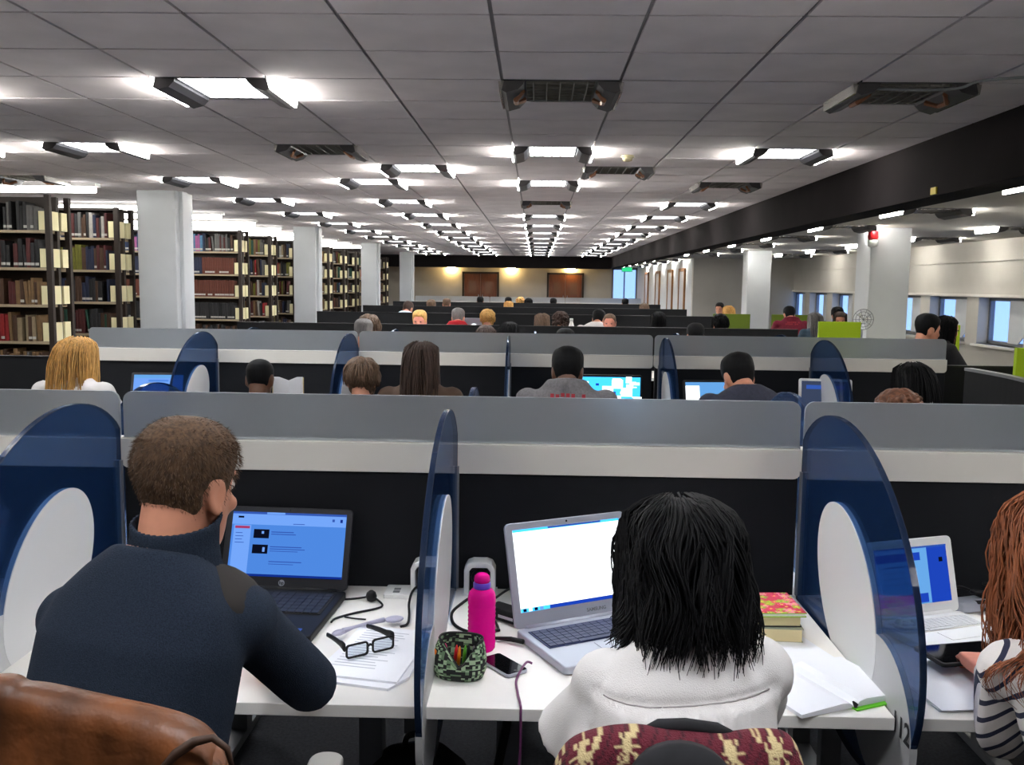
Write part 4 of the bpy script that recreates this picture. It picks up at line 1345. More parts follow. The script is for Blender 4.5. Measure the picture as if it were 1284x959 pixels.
# ------------------------------------------------------------------ chairs and clothes hung on them
def chair(x, y, rz, label, back_top, seat='black_cloth', group='desk chairs', arms=True, shell='black_plastic', half=.21, by=0, pad=(-.13, .14)):
    t = thing('desk_chair', label, 'chair', (x, y, 0), math.radians(rz), group)
    MB().rings([ring((0, .02, z), (1, 0, 0), (0, 1, 0), a, b, 20, .75) for z, a, b in ((.40, .19, .18), (.415, .225, .21), (.44, .23, .215), (.455, .215, .20))]).build('seat', seat, t, True)
    pr = []
    for i in range(9):
        z = .56 + (back_top - .56) * i / 8
        k = 1 - .25 * ((i / 8 - .45) * 1.6) ** 2 - (.12 if i == 8 else 0)
        pr.append(ring((0, by - .22 - .05 * (i / 8) + .03 * math.sin(i / 8 * PI), z), (1, 0, 0), (0, 1, 0), half * k, .02, 20, .7))
    MB().rings(pr).build('backrest', shell, t, True)
    MB().tube([(0, -.06, .40), (0, by - .2, .40), (0, by - .255, .48), (0, by - .25, .70)], .018, 8).build('back_bracket', 'dark_metal', t, True)
    MB().tube([(0, .02, .07), (0, .02, .25), (0, .02, .251), (0, .02, .41)], [.028, .028, .018, .018], 12).build('column', 'dark_metal', t, True)
    for k in range(5):
        a = 2 * PI * k / 5 + .3
        c, s_ = math.cos(a), math.sin(a)
        lg = MB().tube([(c * .02, .02 + s_ * .02, .10), (c * .15, .02 + s_ * .15, .09), (c * .27, .02 + s_ * .27, .062)], [.022, .018, .014], 8).build('leg', 'dark_metal', t, True)
        MB().tube([(c * .27 - s_ * .018, .02 + s_ * .27 + c * .018, .028), (c * .27 + s_ * .018, .02 + s_ * .27 - c * .018, .028)], .027, 12).build('caster', 'black_plastic', lg, True)
    if arms:
        for s_ in (-1, 1):
            ar = MB().tube([(s_ * .18, .0, .40), (s_ * .26, sum(pad) / 4, .42), (s_ * .27, sum(pad) / 2, .62)], .014, 8).build('armrest', 'dark_metal', t, True)
            MB().prism(rrect(s_ * .27 - .035, pad[0], s_ * .27 + .035, pad[1], .03), 'z', .62, .645).build('arm_pad', 'rail_white', ar, False, .006)
    return t
chair(-.69, 1.36, 0, 'desk chair with pale armrests under the brown leather jacket', 1.03, half=.20, by=-.03, pad=(.17, .47))
chair(.235, 1.38, 4, 'desk chair behind the white blouse, hung with the patterned cardigan', .985, arms=False, half=.19)
chair(1.03, 1.42, 10, 'desk chair of the red-haired woman at the right edge', .86, arms=False)

def drape(ridge, y_of, thick, drop_f, drop_b, fold=.012, nu=60, nv=44, seed=0, bulge=.0):
    """cloth over a chair back: grid running up the rear side, over the ridge and down the side facing the camera"""
    rid = bez([(p[0], 0, p[1]) for p in ridge], 12)
    g = []
    for i in range(nu + 1):
        t = i / nu * (len(rid) - 1)
        a, b = rid[int(min(t, len(rid) - 2))], rid[int(min(t, len(rid) - 2)) + 1]
        p = a.lerp(b, t - int(min(t, len(rid) - 2)))
        row = []
        for j in range(nv + 1):
            s_ = j / nv
            if s_ < .3:                                  # far side
                q = s_ / .3
                y, z = thick, p.z - thick - drop_b * (1 - q)
            elif s_ < .5:
                an = PI * (s_ - .3) / .2
                y, z = thick * math.cos(an), p.z - thick + thick * math.sin(an)
            else:
                q = (s_ - .5) / .5
                y, z = -thick - .05 * q * bulge, p.z - thick - drop_f * q
            f = fold * (noise.noise(V((p.x * 9 + seed, z * 3, seed))) + .5 * noise.noise(V((p.x * 24, z * 6, seed + 4)))) * min(1, max(0, (p.z - z) / .06))
            row.append(V((p.x + .3 * f, y_of(p.x) + y + (f if y < 0 else -f * .3), z)))
        g.append(row)
    return g
def grid_mb(g):
    mb = MB()
    nu, nv = len(g), len(g[0])
    mb.add([p for r in g for p in r], [(i * nv + j, i * nv + j + 1, (i + 1) * nv + j + 1, (i + 1) * nv + j) for i in range(nu - 1) for j in range(nv - 1)])
    return mb
def solid(o, th):
    s_ = o.modifiers.new('solid', 'SOLIDIFY')
    s_.thickness = th
    s_.offset = 0
    return o
jk = thing('leather_jacket', 'brown leather jacket hung over the back of a chair, lower left', 'jacket')
yj = lambda x: 1.055
g = drape([(-.96, 1.07), (-.84, 1.11), (-.70, 1.132), (-.64, 1.144), (-.618, 1.136), (-.589, 1.133), (-.53, 1.121), (-.452, 1.105), (-.413, 1.092), (-.391, 1.074), (-.376, 1.045), (-.366, .99)], yj, .030, .52, .16, .026, 90, 50, 2, .8)
solid(grid_mb(g).build('body', 'leather', jk, True), .006)
col = bez([(-.86, 1.055, 1.075), (-.74, 1.085, 1.115), (-.62, 1.10, 1.12), (-.50, 1.085, 1.10), (-.43, 1.06, 1.085)], 8)
sl = MB()
pts = bez([(-.400, 1.045, 1.050), (-.398, 1.015, 1.040), (-.398, .990, .99), (-.40, .985, .86), (-.42, .99, .70)], 8)
sl.rings([ring(p, V((1, .1, 0)), V((0, .8, .6)), .034 + .003 * math.sin(i * 1.9) + .002 * math.sin(i * 3.1), .030, 18) for i, p in enumerate(pts)])
sleeve = sl.build('sleeve', 'leather', jk, True)
sm = MB()
sm.tube([(-.436, 1.012, 1.03), (-.432, 1.014, 1.053), (-.415, 1.016, 1.073), (-.393, 1.018, 1.088), (-.372, 1.02, 1.092), (-.356, 1.022, 1.078), (-.350, 1.024, 1.05)], [.003, .005, .006, .006, .005, .004, .003], 8)
sm.build('armhole_seam', 'leather_dark', sleeve, True)

cd = thing('cardigan', 'burgundy and cream patterned knit cardigan over the chair of the white blouse', 'cardigan')
yc = lambda x: 1.135
g = drape([(.015, .93), (.03, .985), (.05, 1.03), (.085, 1.050), (.135, 1.058), (.19, 1.052), (.25, 1.050), (.30, 1.056), (.335, 1.05), (.352, 1.01), (.368, .93)], yc, .034, .40, .12, .010, 150, 190, 7, .6)
nu, nv = len(g), len(g[0])
mb = grid_mb(g)
o = mb.build('knit_body', attr_mat('knit', 'knit', .95, .8, 420), cd, True)
ca = o.data.color_attributes.new('knit', 'FLOAT_COLOR', 'POINT')
BUR, CRE, DRK = lin((88, 20, 36)), lin((190, 172, 128)), lin((56, 13, 24))
def knit(x, h):
    """stitch pattern: broken lattice and snowflakes on both sides, plain burgundy in the middle"""
    cx = round(x / .0036); cz = round(h / .0036)
    c = BUR
    xm = abs(cx - 53)
    if xm > 14:
        a = xm - 14
        zz = (cz + (3 if cx % 2 else 0))
        d1 = (a * 2 - cz * 1.4) % 26
        d2 = (a * 2 + cz * 1.1) % 34
        if d1 < 5 and (cx + cz) % 3: c = CRE
        if 9 < d1 < 13 and d2 < 9 and (cx % 2 == 0): c = CRE
        fx, fz = (a + 4) % 16 - 8, (cz + 6) % 18 - 9
        if 0 < cz and (abs(fx) == abs(fz) and abs(fx) < 4 or (fx == 0 or fz == 0) and abs(fx) + abs(fz) < 5) : c = CRE
    if cz > 30 and cz % 14 < 5 and (cx // 2 + cz) % 3: c = CRE
    if (cx + cz) % 5 == 0 and c is BUR: c = DRK
    return c
for i in range(nu):
    for j in range(nv):
        p = g[i][j]
        top = g[i][int(.4 * (nv - 1))].z
        ca.data[i * nv + j].color = (*knit(p.x + .0, top - p.z if j > .4 * nv else 0), 1)
solid(o, .006)
hd = MB()
for rr, zz in ((.062, .0),):
    hd.rings([ring((.19 + .0, 1.085 + y, 1.008 + z), (1, 0, 0), (0, .25, 1), a, b, 28) for y, z, a, b in ((.012, 0, .066, .050), (-.004, -.002, .070, .053), (-.016, -.01, .060, .045), (-.02, -.016, .03, .024))])
hood = hd.build('black_lining', 'black_cloth', cd, True)
for k in range(3):
    x = .165 + .026 * k
    MB().tube([(x + .01 * (k - 1) * q, 1.073 - .006 + .002 * q - .004, 1.045 - .022 * q) for q in range(5)], .0014, 5).build('stitching', 'page_edge', hood)
MB().tube([(.145, 1.145, 1.048), (.17, 1.15, 1.056), (.205, 1.152, 1.056), (.245, 1.148, 1.054), (.27, 1.145, 1.046)], [.005, .009, .010, .009, .005], 8).build('collar_band', 'black_cloth', cd, True)

# ------------------------------------------------------------------ laptops
def laptop(label, loc, rz, wd, dp, lid_h, lean, body, bezel, screen, ui, kb_col, deck, logo=None, tag_sticker=False, group=None, keys=True, margin=(.018, .016, .032)):
    """origin at the middle of the hinge; base runs towards -y, screen faces -y; ui: rectangles (u0, v0, u1, v1, material) on the screen, v from the top"""
    t = thing('laptop', label, 'laptop', loc, math.radians(rz), group)
    base = MB().prism(rrect(-wd / 2, -dp, wd / 2, 0, .012), 'z', .002, .022).build('base', body, t, False, .004)
    if deck != body:
        MB().prism(rrect(-wd / 2 + .006, -dp + .006, wd / 2 - .006, -.012, .01), 'z', .0215, .0232).build('palm_rest', deck, base)
    if keys:
        MB().bb(-wd / 2 + .02, -dp * .56, .0225, wd / 2 - .02, -.03, .0240).build('keyboard_well', kb_col, base)
        kk = MB()
        rows, cols = 6, 15
        kw, kh = (wd - .05) / cols, (dp * .56 - .04) / rows
        for r in range(rows):
            for c in range(cols):
                if r == rows - 1 and 4 <= c <= 8:
                    if c == 4:
                        kk.bb(-wd / 2 + .025 + kw * 4, -dp * .555, .024, -wd / 2 + .025 + kw * 9 - .002, -dp * .555 + kh - .002, .0265)
                    continue
                x, y = -wd / 2 + .025 + kw * c, -.036 - kh * (r + 1)
                kk.bb(x, y, .024, x + kw - .002, y + kh - .002, .0265)
        kk.build('keys', mat('key_' + kb_col, {'sticker_navy': (40, 48, 80), 'rail_white': (205, 205, 205)}.get(kb_col, (26, 26, 30)), .5), base)['kind'] = 'stuff'
        MB().prism(rrect(-.045, -dp + .02, .045, -dp * .60, .004), 'z', .0225, .0238).build('trackpad', deck, base)
    hinge = MB().tube([(-wd / 2 + .03, 0, .02), (wd / 2 - .03, 0, .02)], .008, 10).build('hinge', body, t, True)
    lid = MB().prism(rrect(-wd / 2, 0, wd / 2, lid_h, .014), 'y', -.004, .006).build('lid', bezel, t, False, .002)
    lid.location = (0, .004, .020)
    lid.rotation_euler = (-math.radians(lean), 0, 0)
    ms, mt, mb_ = margin
    x0, x1, z0, z1 = -wd / 2 + ms, wd / 2 - ms, mb_, lid_h - mt
    MB().bb(x0, -.0046, z0, x1, -.0038, z1).build('screen', screen, lid)
    if ui:
        names = sorted({u[4] for u in ui})
        mb = MB()
        for n, (a, b, c, d, m) in enumerate(ui):
            yy = -.0048 - .00008 * n
            mb.bb(x0 + a * (x1 - x0), yy - .0002, z1 - d * (z1 - z0), x0 + c * (x1 - x0), -.0046, z1 - b * (z1 - z0), names.index(m))
        mb.build('screen_page', names, lid)
    MB().ell((0, -.0045, lid_h - mt / 2), (.003, .001, .003), 8, 6).build('webcam', 'black_plastic', lid)
    if logo:
        kind, txt, x, z, size, m = logo
        if kind == 'disc':
            MB().prism([(x + size * math.cos(2 * PI * k / 20), z + size * math.sin(2 * PI * k / 20)) for k in range(20)], 'y', -.0049, -.004).build('badge', 'silver', lid)
            text('logo', txt, size * 1.5, 'ink', lid, Matrix.Translation((x, -.0052, z)) @ Euler((PI / 2, 0, 0)).to_matrix().to_4x4())
        else:
            text('logo', txt, size, m, lid, Matrix.Translation((x, -.0047, z)) @ Euler((PI / 2, 0, 0)).to_matrix().to_4x4())
    if tag_sticker:
        MB().bb(wd / 2 - .085, -dp + .03, .0224, wd / 2 - .062, -dp + .05, .0236).build('sticker', 'screen_cyan_print', base)
        MB().bb(wd / 2 - .058, -dp + .03, .0224, wd / 2 - .035, -dp + .05, .0236).build('sticker', 'sticker_blue', base)
    return t
mat('screen_cyan_print', (150, 200, 236), .4)
mat('sticker_blue', (50, 90, 180), .4)
ui1 = [(0, 0, 1, .035, 'screen_ink'), (.30, .0, .46, .03, 'screen_blue_soft'), (.0, .035, 1, .20, 'screen_blue_soft'), (.05, .07, .10, .10, 'screen_dark'), (.02, .21, .17, .96, 'screen_blue_soft'),
       (.03, .225, .16, .265, 'screen_red'), (.04, .33, .10, .34, 'screen_ink'), (.04, .38, .11, .39, 'screen_ink'), (.04, .43, .10, .44, 'screen_ink'), (.04, .48, .12, .49, 'screen_ink'),
       (.20, .27, .335, .41, 'screen_dark'), (.20, .51, .335, .65, 'screen_dark'), (.27, .30, .29, .34, 'screen_blue_soft'), (.29, .55, .31, .62, 'screen_blue_soft'),
       (.355, .30, .55, .315, 'screen_ink'), (.355, .335, .57, .348, 'screen_ink'), (.355, .53, .63, .545, 'screen_ink'), (.355, .565, .66, .578, 'screen_ink'), (.355, .60, .60, .61, 'screen_ink'),
       (.355, .76, .64, .775, 'screen_ink'), (.355, .80, .57, .81, 'screen_ink'), (.54, .17, .64, .18, 'screen_ink'), (.88, .08, .90, .12, 'screen_ink'), (.95, .08, .97, .13, 'screen_navy'), (0, .965, 1, 1, 'screen_navy'), (.02, .972, .06, .995, 'screen_blue_soft')]
laptop('black laptop showing a blue web page in front of the man', (-.713, 2.535, DZ), -3.5, .375, .345, .232, 20, 'black_plastic', 'dark_metal', 'screen_blue', ui1, 'black_matte', 'black_plastic', ('disc', 'hp', -.005, .016, .009, 'ink'), True, 'laptops on the front row')
ui2 = [(0, 0, 1, .03, 'screen_cyan'), (.0, .005, .16, .03, 'screen_cyan'), (.32, .0, .82, .022, 'screen_ink'), (0, .955, 1, 1, 'screen_deep'), (0.0, .955, .26, 1, 'screen_cyan'), (.02, .96, .05, .995, 'screen_dark'), (.07, .96, .10, .995, 'screen_white'), (.12, .96, .15, .995, 'screen_dark'), (.17, .96, .20, .995, 'screen_blue_soft')]
laptop('silver laptop with a glaring white page in front of the white blouse', (.124, 2.342, DZ), 27.6, .365, .255, .268, 16, 'silver', 'silver', 'screen_white', ui2, 'sticker_navy', 'silver', ('text', 'SAMSUNG', .06, .020, .013, 'grey_metal'), False, 'laptops on the front row', margin=(.020, .018, .040)) if mat('sticker_navy', (28, 40, 84), .5) else None
ui3 = [(0, 0, .72, 1, 'screen_dim'), (.0, .10, .62, .24, 'screen_deep'), (.0, .82, .68, .98, 'screen_deep'), (.1, .32, .5, .34, 'screen_ink'), (.1, .42, .55, .435, 'screen_ink'), (.1, .52, .5, .535, 'screen_ink'), (.1, .62, .55, .635, 'screen_ink'), (.88, .22, .93, .30, 'screen_dark'), (0, 0, 1, .03, 'screen_ink')]
laptop('small white netbook with a blue page right of the numbered divider', (1.045, 2.425, DZ), 20, .285, .19, .205, 14, 'white_plastic', 'white_plastic', 'screen_deep', ui3, 'rail_white', 'white_plastic', None, False, 'laptops on the front row', margin=(.022, .022, .030))
g_l2 = 'laptops of the second row'
laptop('laptop with a light blue screen beside the blond woman', (-2.50, 5.95, DZ), 4, .36, .24, .275, 18, 'black_plastic', 'dark_metal', 'screen_blue_soft', [(0, 0, 1, .1, 'screen_dim'), (.3, .15, .7, .2, 'screen_blue')], 'black_matte', 'black_plastic', None, False, g_l2, False)
t = thing('monitor', 'bright cyan and white screen right of the grey hoodie', 'monitor', (.43, 5.80, DZ), 0, 'screens on the second row desks')
ms_ = MB().prism(rrect(-.25, .05, .25, .335, .01), 'y', -.01, .02).build('casing', 'black_plastic', t, False, .003)
MB().bb(-.24, -.0115, .065, .24, -.0095, .322).build('screen', 'screen_cyan', ms_)
mbx = MB()
rg = random.Random(3)
for q in range(60):
    x, z = rg.uniform(-.23, .20), rg.uniform(.075, .30)
    mbx.bb(x, -.0125 - .00002 * q, z, x + rg.uniform(.012, .06), -.0115, z + rg.uniform(.006, .03), 1 if x > rg.uniform(-.25, .1) else 0)
for x, z in ((.02, .08), (.05, .15), (.10, .10), (.12, .2), (.0, .21), (.16, .09), (.06, .25)):
    mbx.bb(x, -.0130, z, x + .07, -.0115, z + .055, 1)
mbx.build('screen_page', ['screen_deep', 'screen_white'], ms_)
MB().bb(-.03, .0, .01, .03, .03, .10).build('neck', 'black_plastic', t)
MB().prism(rrect(-.11, -.08, .11, .10, .03), 'z', 0, .012).build('foot', 'black_plastic', t)
laptop('dark laptop with a pale screen left of the slate jumper', (1.14, 5.9, DZ), 6, .34, .24, .285, 16, 'black_plastic', 'black_plastic', 'screen_dim', [(.0, .1, .3, .9, 'screen_white')], 'black_matte', 'black_plastic', None, False, g_l2, False)
laptop('white framed laptop with a dim screen left of the black-haired woman', (1.86, 5.85, DZ), -8, .33, .23, .305, 12, 'white_plastic', 'white_plastic', 'screen_slate', [(.1, .1, .9, .2, 'screen_ink')], 'rail_white', 'white_plastic', None, False, g_l2, False)
t = thing('open_book', 'open book with white pages held up beside the cropped dark head', 'book', (-1.405, 5.18, 1.0), math.radians(4))
for s_ in (-1, 1):
    MB().prism([(0, -.12), (s_ * .085, -.105), (s_ * .085, .088), (s_ * .05, .086), (0, .066)], 'y', .0, .012).build('pages', 'paper', t).rotation_euler = (0, 0, s_ * -.35)
    MB().prism([(0, -.123), (s_ * .089, -.108), (s_ * .089, .086), (0, .064)], 'y', .0125, .0155).build('cover', 'page_edge', t).rotation_euler = (0, 0, s_ * -.35)
t = laptop('white laptop with a glowing lid badge beside the red jacket', (-.84, 12.62, DZ), 180, .33, .23, .42, 10, 'white_plastic', 'silver', 'screen_slate', [], 'rail_white', 'white_plastic', None, False, None, False)
MB().prism([(.0 + .045 * math.cos(2 * PI * k / 16), .30 + .045 * math.sin(2 * PI * k / 16)) for k in range(16)], 'y', .0055, .0075).build('lid_badge', 'screen_white', [c for c in C.objects if c.parent == t and c.name.startswith('lid')][0])

# ------------------------------------------------------------------ things on the front desks
def cable(name, label, pts, r, m, group=None, cat='cable'):
    return tag(MB().tube(bez(pts, 8), r, 7).build(name, m, None, True), label, cat, group)
Z = DZ
# power sockets
for k, (x, y, lab) in enumerate(((-.305, 2.60, 'white arched desk socket with black plug, left of the edge-on divider'), (-.150, 2.60, 'white arched desk socket with black plug behind the pink bottle'))):
    t = thing('desk_socket', lab, 'socket', (x, y, Z), 0, 'arched desk sockets')
    arch = [(-.045, 0), (-.045, .075), (-.036, .092), (-.02, .098), (.02, .098), (.036, .092), (.045, .075), (.045, 0)]
    inner = [(.031, 0), (.031, .070), (.022, .082), (-.022, .082), (-.031, .070), (-.031, 0)]
    MB().prism(arch + inner, 'y', -.03, .03).build('arch', 'white_plastic', t, False, .003)
    MB().bb(-.031, .0, 0, .031, .02, .08).build('socket_face', 'dark_metal', t)
    pl = MB().tube([(0, .0, .05), (0, -.012, .05), (0, -.026, .05), (0, -.034, .047)], [.024, .026, .022, .010], 14).build('plug', 'black_plastic', t, True)
    MB().bb(-.05, -.034, 0, .05, .034, .006).build('base_plate', 'white_plastic', t)
t = thing('data_outlet', 'flat white data outlet on the desk beside the left arched socket', 'outlet', (-.383, 2.575, Z))
MB().prism(rrect(-.04, -.045, .04, .045, .006), 'z', 0, .012).build('cover', 'white_plastic', t, False, .002)
for q in (-.018, .006):
    MB().bb(-.015, q - .008, .0115, .004, q + .008, .013).build('port', 'grey_metal', t)
t = thing('data_outlet', 'pale data outlet strip on the desk behind the pink-covered book', 'outlet', (.725, 2.55, Z), -.15)
MB().prism(rrect(-.03, -.09, .03, .05, .006), 'z', 0, .014).build('cover', 'white_plastic', t, False, .002)
MB().bb(-.01, -.02, .0135, .012, .02, .015).build('port', 'grey_metal', t)
cable('power_cable', 'thin black cable hanging down from the left arched socket to the desk', [(-.305, 2.566, .777), (-.335, 2.52, .76), (-.34, 2.47, .742), (-.33, 2.40, Z + .004), (-.325, 2.33, Z + .004), (-.34, 2.31, Z + .004)], .0035, 'black_plastic', 'cables on the front desks')
t = thing('power_lead', 'thin black lead with small plug on the desk right of the black laptop', 'cable', (0, 0, 0), 0, 'cables on the front desks')
MB().tube(bez([(-.56, 2.50, Z + .004), (-.50, 2.515, Z + .004), (-.462, 2.51, Z + .012)], 8), .003, 6).build('cord', 'black_plastic', t, True)
MB().lathe([(.004, -.016), (.012, -.012), (.016, 0), (.013, .01), (.005, .016)], (-.452, 2.505, Z + .016), 12).build('plug', 'black_plastic', t, True)
MB().tube(bez([(-.44, 2.50, Z + .012), (-.415, 2.47, Z + .004), (-.425, 2.44, Z + .004), (-.48, 2.40, Z + .004), (-.52, 2.36, Z + .004), (-.527, 2.33, Z + .004)], 8), .003, 6).build('cord', 'black_plastic', t, True)
MB().tube(bez([(-.50, 2.37, Z + .004), (-.47, 2.36, Z + .004), (-.44, 2.355, Z + .004)], 6), .0022, 6).build('cord', 'black_plastic', t, True)
# papers, spoon and glasses
t = thing('paper_stack', 'stack of white printed papers under the black glasses', 'papers', (-.375, 2.13, Z))
outl = [(-.105, -.155), (.075, -.19), (.118, -.03), (.115, .16), (-.075, .19), (-.12, .03)]
MB().prism([(-.128, -.15), (.062, -.195), (.10, -.13), (.12, .14), (-.06, .175)], 'z', 0, .006).build('lower_sheets', 'paper', t)
MB().prism([(-.110, -.135), (.078, -.172), (.124, .13), (-.066, .165)], 'z', .006, .011).build('top_sheet', 'paper', t)
ln = MB()
rg = random.Random(9)
for q in range(15):
    for side in (0,):
        v = -.10 + .0155 * q
        L = rg.uniform(.09, .125)
        a = Euler((0, 0, -.19)).to_matrix()
        ps = [a @ V((x, y, 0)) for x, y in ((-.07, v), (-.07 + L, v), (-.07 + L, v + .004), (-.07, v + .004))]
        ln.add([(p.x, p.y, .0113) for p in ps], [(0, 1, 2, 3)])
ln.build('printed_lines', 'ink_grey', t)
t = thing('plastic_spoon', 'pale lilac plastic spoon lying on the papers', 'spoon', (0, 0, Z + .012))
MB().tube([(-.475, 2.235, .006), (-.455, 2.26, .006), (-.42, 2.29, .007), (-.385, 2.318, .006)], [.008, .0045, .005, .007], 8).build('handle', 'spoon', t, True)
MB().ell((-.36, 2.33, .004), (.026, .019, .007), 14, 8, Euler((0, 0, .5)).to_matrix()).build('bowl', 'spoon', t, True)
MB().ell((-.485, 2.225, .005), (.019, .013, .007), 12, 8, Euler((0, 0, .9)).to_matrix()).build('handle_end', 'spoon', t, True)
t = thing('eyeglasses', 'black rectangular-framed glasses lying on the white papers', 'glasses', (-.383, 2.105, Z + .012), math.radians(36))
for s_ in (-1, 1):
    cx = s_ * .034
    outer = rrect(cx - .029, .002, cx + .029, .036, .008, 4)
    inn = rrect(cx - .025, .006, cx + .025, .032, .006, 4)
    fr = MB()
    fr.rings([[(a, -.002, b) for a, b in outer], [(a, .002, b) for a, b in outer], [(a, .002, b) for a, b in inn], [(a, -.002, b) for a, b in inn], [(a, -.002, b) for a, b in outer]], cap=False)
    f = fr.build('rim', 'black_plastic', t)
    MB().prism(inn, 'y', -.0006, .0006).build('lens', 'pane_glass', f)
    tp = MB()
    tp.rings([ring((s_ * (.064 - .010 * q), .004 + .125 * q, .030 - .012 * q * q), (1, 0, 0), (0, 0, 1), .003, .009 + (.003 if q < .25 else -.003 * q), 8) for q in (0, .1, .25, .5, .75, 1)])
    tp.build('temple', 'black_plastic', t, True)
MB().tube([(-.006, 0, .022), (0, .0, .026), (.006, 0, .022)], .0028, 8).build('bridge', 'black_plastic', t, True)
# bottle
t = thing('water_bottle', 'translucent bright pink water bottle with purple cap', 'bottle', (-.121, 2.185, Z))
prof = [(.001, 0), (.030, 0), (.0335, .005), (.034, .014)]
for q in range(9):
    prof += [(.0345, .022 + .0105 * q), (.0328, .027 + .0105 * q)]
prof += [(.0345, .118), (.0345, .132), (.032, .143), (.025, .152), (.019, .156), (.019, .160), (.001, .1601)]
MB().lathe(prof, n=32).build('bottle_body', 'pink_plastic', t, True)
MB().lathe([(.020, .155), (.0215, .157), (.0215, .168), (.019, .171), (.001, .1711)], n=28).build('cap_ring', 'purple_cap', t, True)
MB().lathe([(.0185, .170), (.020, .176), (.018, .186), (.012, .191), (.001, .192)], n=24).build('cap', 'pink_plastic', t, True)
# pencil case
t = thing('pencil_case', 'green and black patterned open pencil case full of pens', 'pencil case', (-.162, 2.025, Z), math.radians(-8))
bg = []
for z, a, b, y in ((.0, .046, .030, 0), (.004, .054, .036, 0), (.02, .060, .040, 0), (.045, .060, .038, .002), (.068, .056, .034, .008), (.084, .050, .031, .014)):
    bg.append(ring((0, y, z), (1, 0, 0), (0, 1, 0), a, b, 44, .8))
# denser skin for the print
dense = []
for i in range(len(bg) - 1):
    for q in range(8):
        dense.append([bg[i][k].lerp(bg[i + 1][k], q / 8) for k in range(44)])
dense.append(bg[-1])
cut = []
for r in dense:
    row = []
    for p in r:
        q = p.copy()
        if q.y < 0 and q.z > .03:                        # unzipped V opening towards the camera
            lim = .022 + .062 * min(1, abs(q.x - .004) / .044)
            if q.z > lim: q.z = lim
        row.append(q)
    cut.append(row)
cb = MB()
cb.rings(cut, cap=False)
cb.f.append(tuple(reversed(range(44)))); cb.m.append(0)
o = cb.build('pouch', attr_mat('case_print', 'print', .8, .2, 500), t, False)
ca = o.data.color_attributes.new('print', 'FLOAT_COLOR', 'CORNER')
rg = random.Random(17)
G1, G2, K1 = lin((150, 172, 140)), lin((96, 122, 92)), lin((22, 24, 24))
for pl_ in o.data.polygons:
    c = pl_.center
    ix, iz = int((math.atan2(c.y, c.x) + 4) * 14), int((c.z + .2) / .0045)
    h = math.sin(ix * 12.99 + iz * 78.23) * 43758.5
    h -= math.floor(h)
    colr = G1 if h > .68 else (G2 if h > .52 else K1)
    for li in pl_.loop_indices:
        ca.data[li].color = (*colr, 1)
solid(o, .003)
MB().tube([V((p.x, p.y, p.z + .001)) for p in cut[-1]] + [V((cut[-1][0].x, cut[-1][0].y, cut[-1][0].z + .001))], .0028, 6).build('zip', 'black_matte', t, True)
rg = random.Random(2)
for k, (nm, c) in enumerate((('pen_orange', (240, 130, 30)), ('pen_pink', (230, 40, 120)), ('pen_red', (200, 30, 40)), ('pen_orange', (240, 130, 30)), ('pen_green', (90, 170, 50)), ('pen_black', (30, 30, 34)), ('pen_grey', (130, 126, 134)), ('pen_yellow', (236, 190, 60)))):
    x = -.036 + .0105 * k
    p = tag(MB().tube([(0, 0, 0), (0, 0, .05), (0, 0, .062), (0, 0, .068)], [.0042, .0042, .003, .001], 8).build('pen', mat(nm, c, .4), None, True),
        {'pen_orange': 'orange pen in the open pencil case, %s' % ('leaning left' if k == 0 else 'standing in the middle'), 'pen_pink': 'pink pen in the open pencil case', 'pen_red': 'red pen in the open pencil case', 'pen_green': 'green pen in the open pencil case', 'pen_black': 'black pen in the open pencil case', 'pen_grey': 'grey pen in the open pencil case', 'pen_yellow': 'yellow pen in the open pencil case'}[nm], 'pen', 'pens in the pencil case')
    p.location = (-.162 + x, 2.027 + .006 * (k % 3), Z + .006)
    p.rotation_euler = (rg.uniform(.0, .2), (-.35 if k < 2 else .15) * rg.uniform(.3, 1), 0)
# phone
t = thing('phone', 'black glass phone lying beside the pencil case', 'phone', (-.063, 2.077, Z), math.radians(-52))
MB().prism(rrect(-.058, -.030, .058, .030, .008), 'z', .001, .009).build('body', 'silver', t, False, .002)
MB().prism(rrect(-.0565, -.0285, .0565, .0285, .007), 'z', .0088, .0096).build('glass', mat('phone_glass', (10, 10, 12), .08), t)
MB().lathe([(.005, .0096), (.005, .0099), (.001, .0099)], (.049, 0, 0), 14).build('home_button', 'dark_metal', t)
cable('audio_cable', 'thin purple cable running from the silver laptop over the desk edge', [(.005, 2.075, Z + .012), (-.01, 2.07, Z + .015), (-.03, 2.0, Z + .006), (-.026, 1.93, Z + .004), (-.02, 1.88, Z + .005), (-.018, 1.855, Z - .01), (-.022, 1.85, .60), (-.06, 1.87, .42)], .0028, 'cable_purple', 'cables on the front desks')
t = thing('power_adapter', 'black power adapter brick behind the pink bottle', 'adapter', (-.055, 2.38, Z), math.radians(-38))
MB().bb(-.065, -.027, .002, .065, .027, .034).build('brick', 'black_plastic', t, False, .006)
MB().bb(-.02, -.0275, .012, .03, -.0268, .02).build('rating_label', 'ink_grey', t)
cable('power_cable', 'black cable looping round the pink bottle from the socket', [(-.150, 2.566, .775), (-.155, 2.54, .75), (-.19, 2.50, Z + .006), (-.215, 2.42, Z + .004), (-.20, 2.33, Z + .004), (-.15, 2.28, Z + .004), (-.08, 2.30, Z + .004)], .0042, 'black_plastic', 'cables on the front desks')
cable('power_cable', 'black cable crossing the desk behind the silver laptop, upper strand', [(-.10, 2.50, Z + .02), (-.05, 2.56, Z + .03), (.02, 2.54, Z + .02), (.08, 2.50, Z + .006)], .0035, 'black_plastic', 'cables on the front desks')
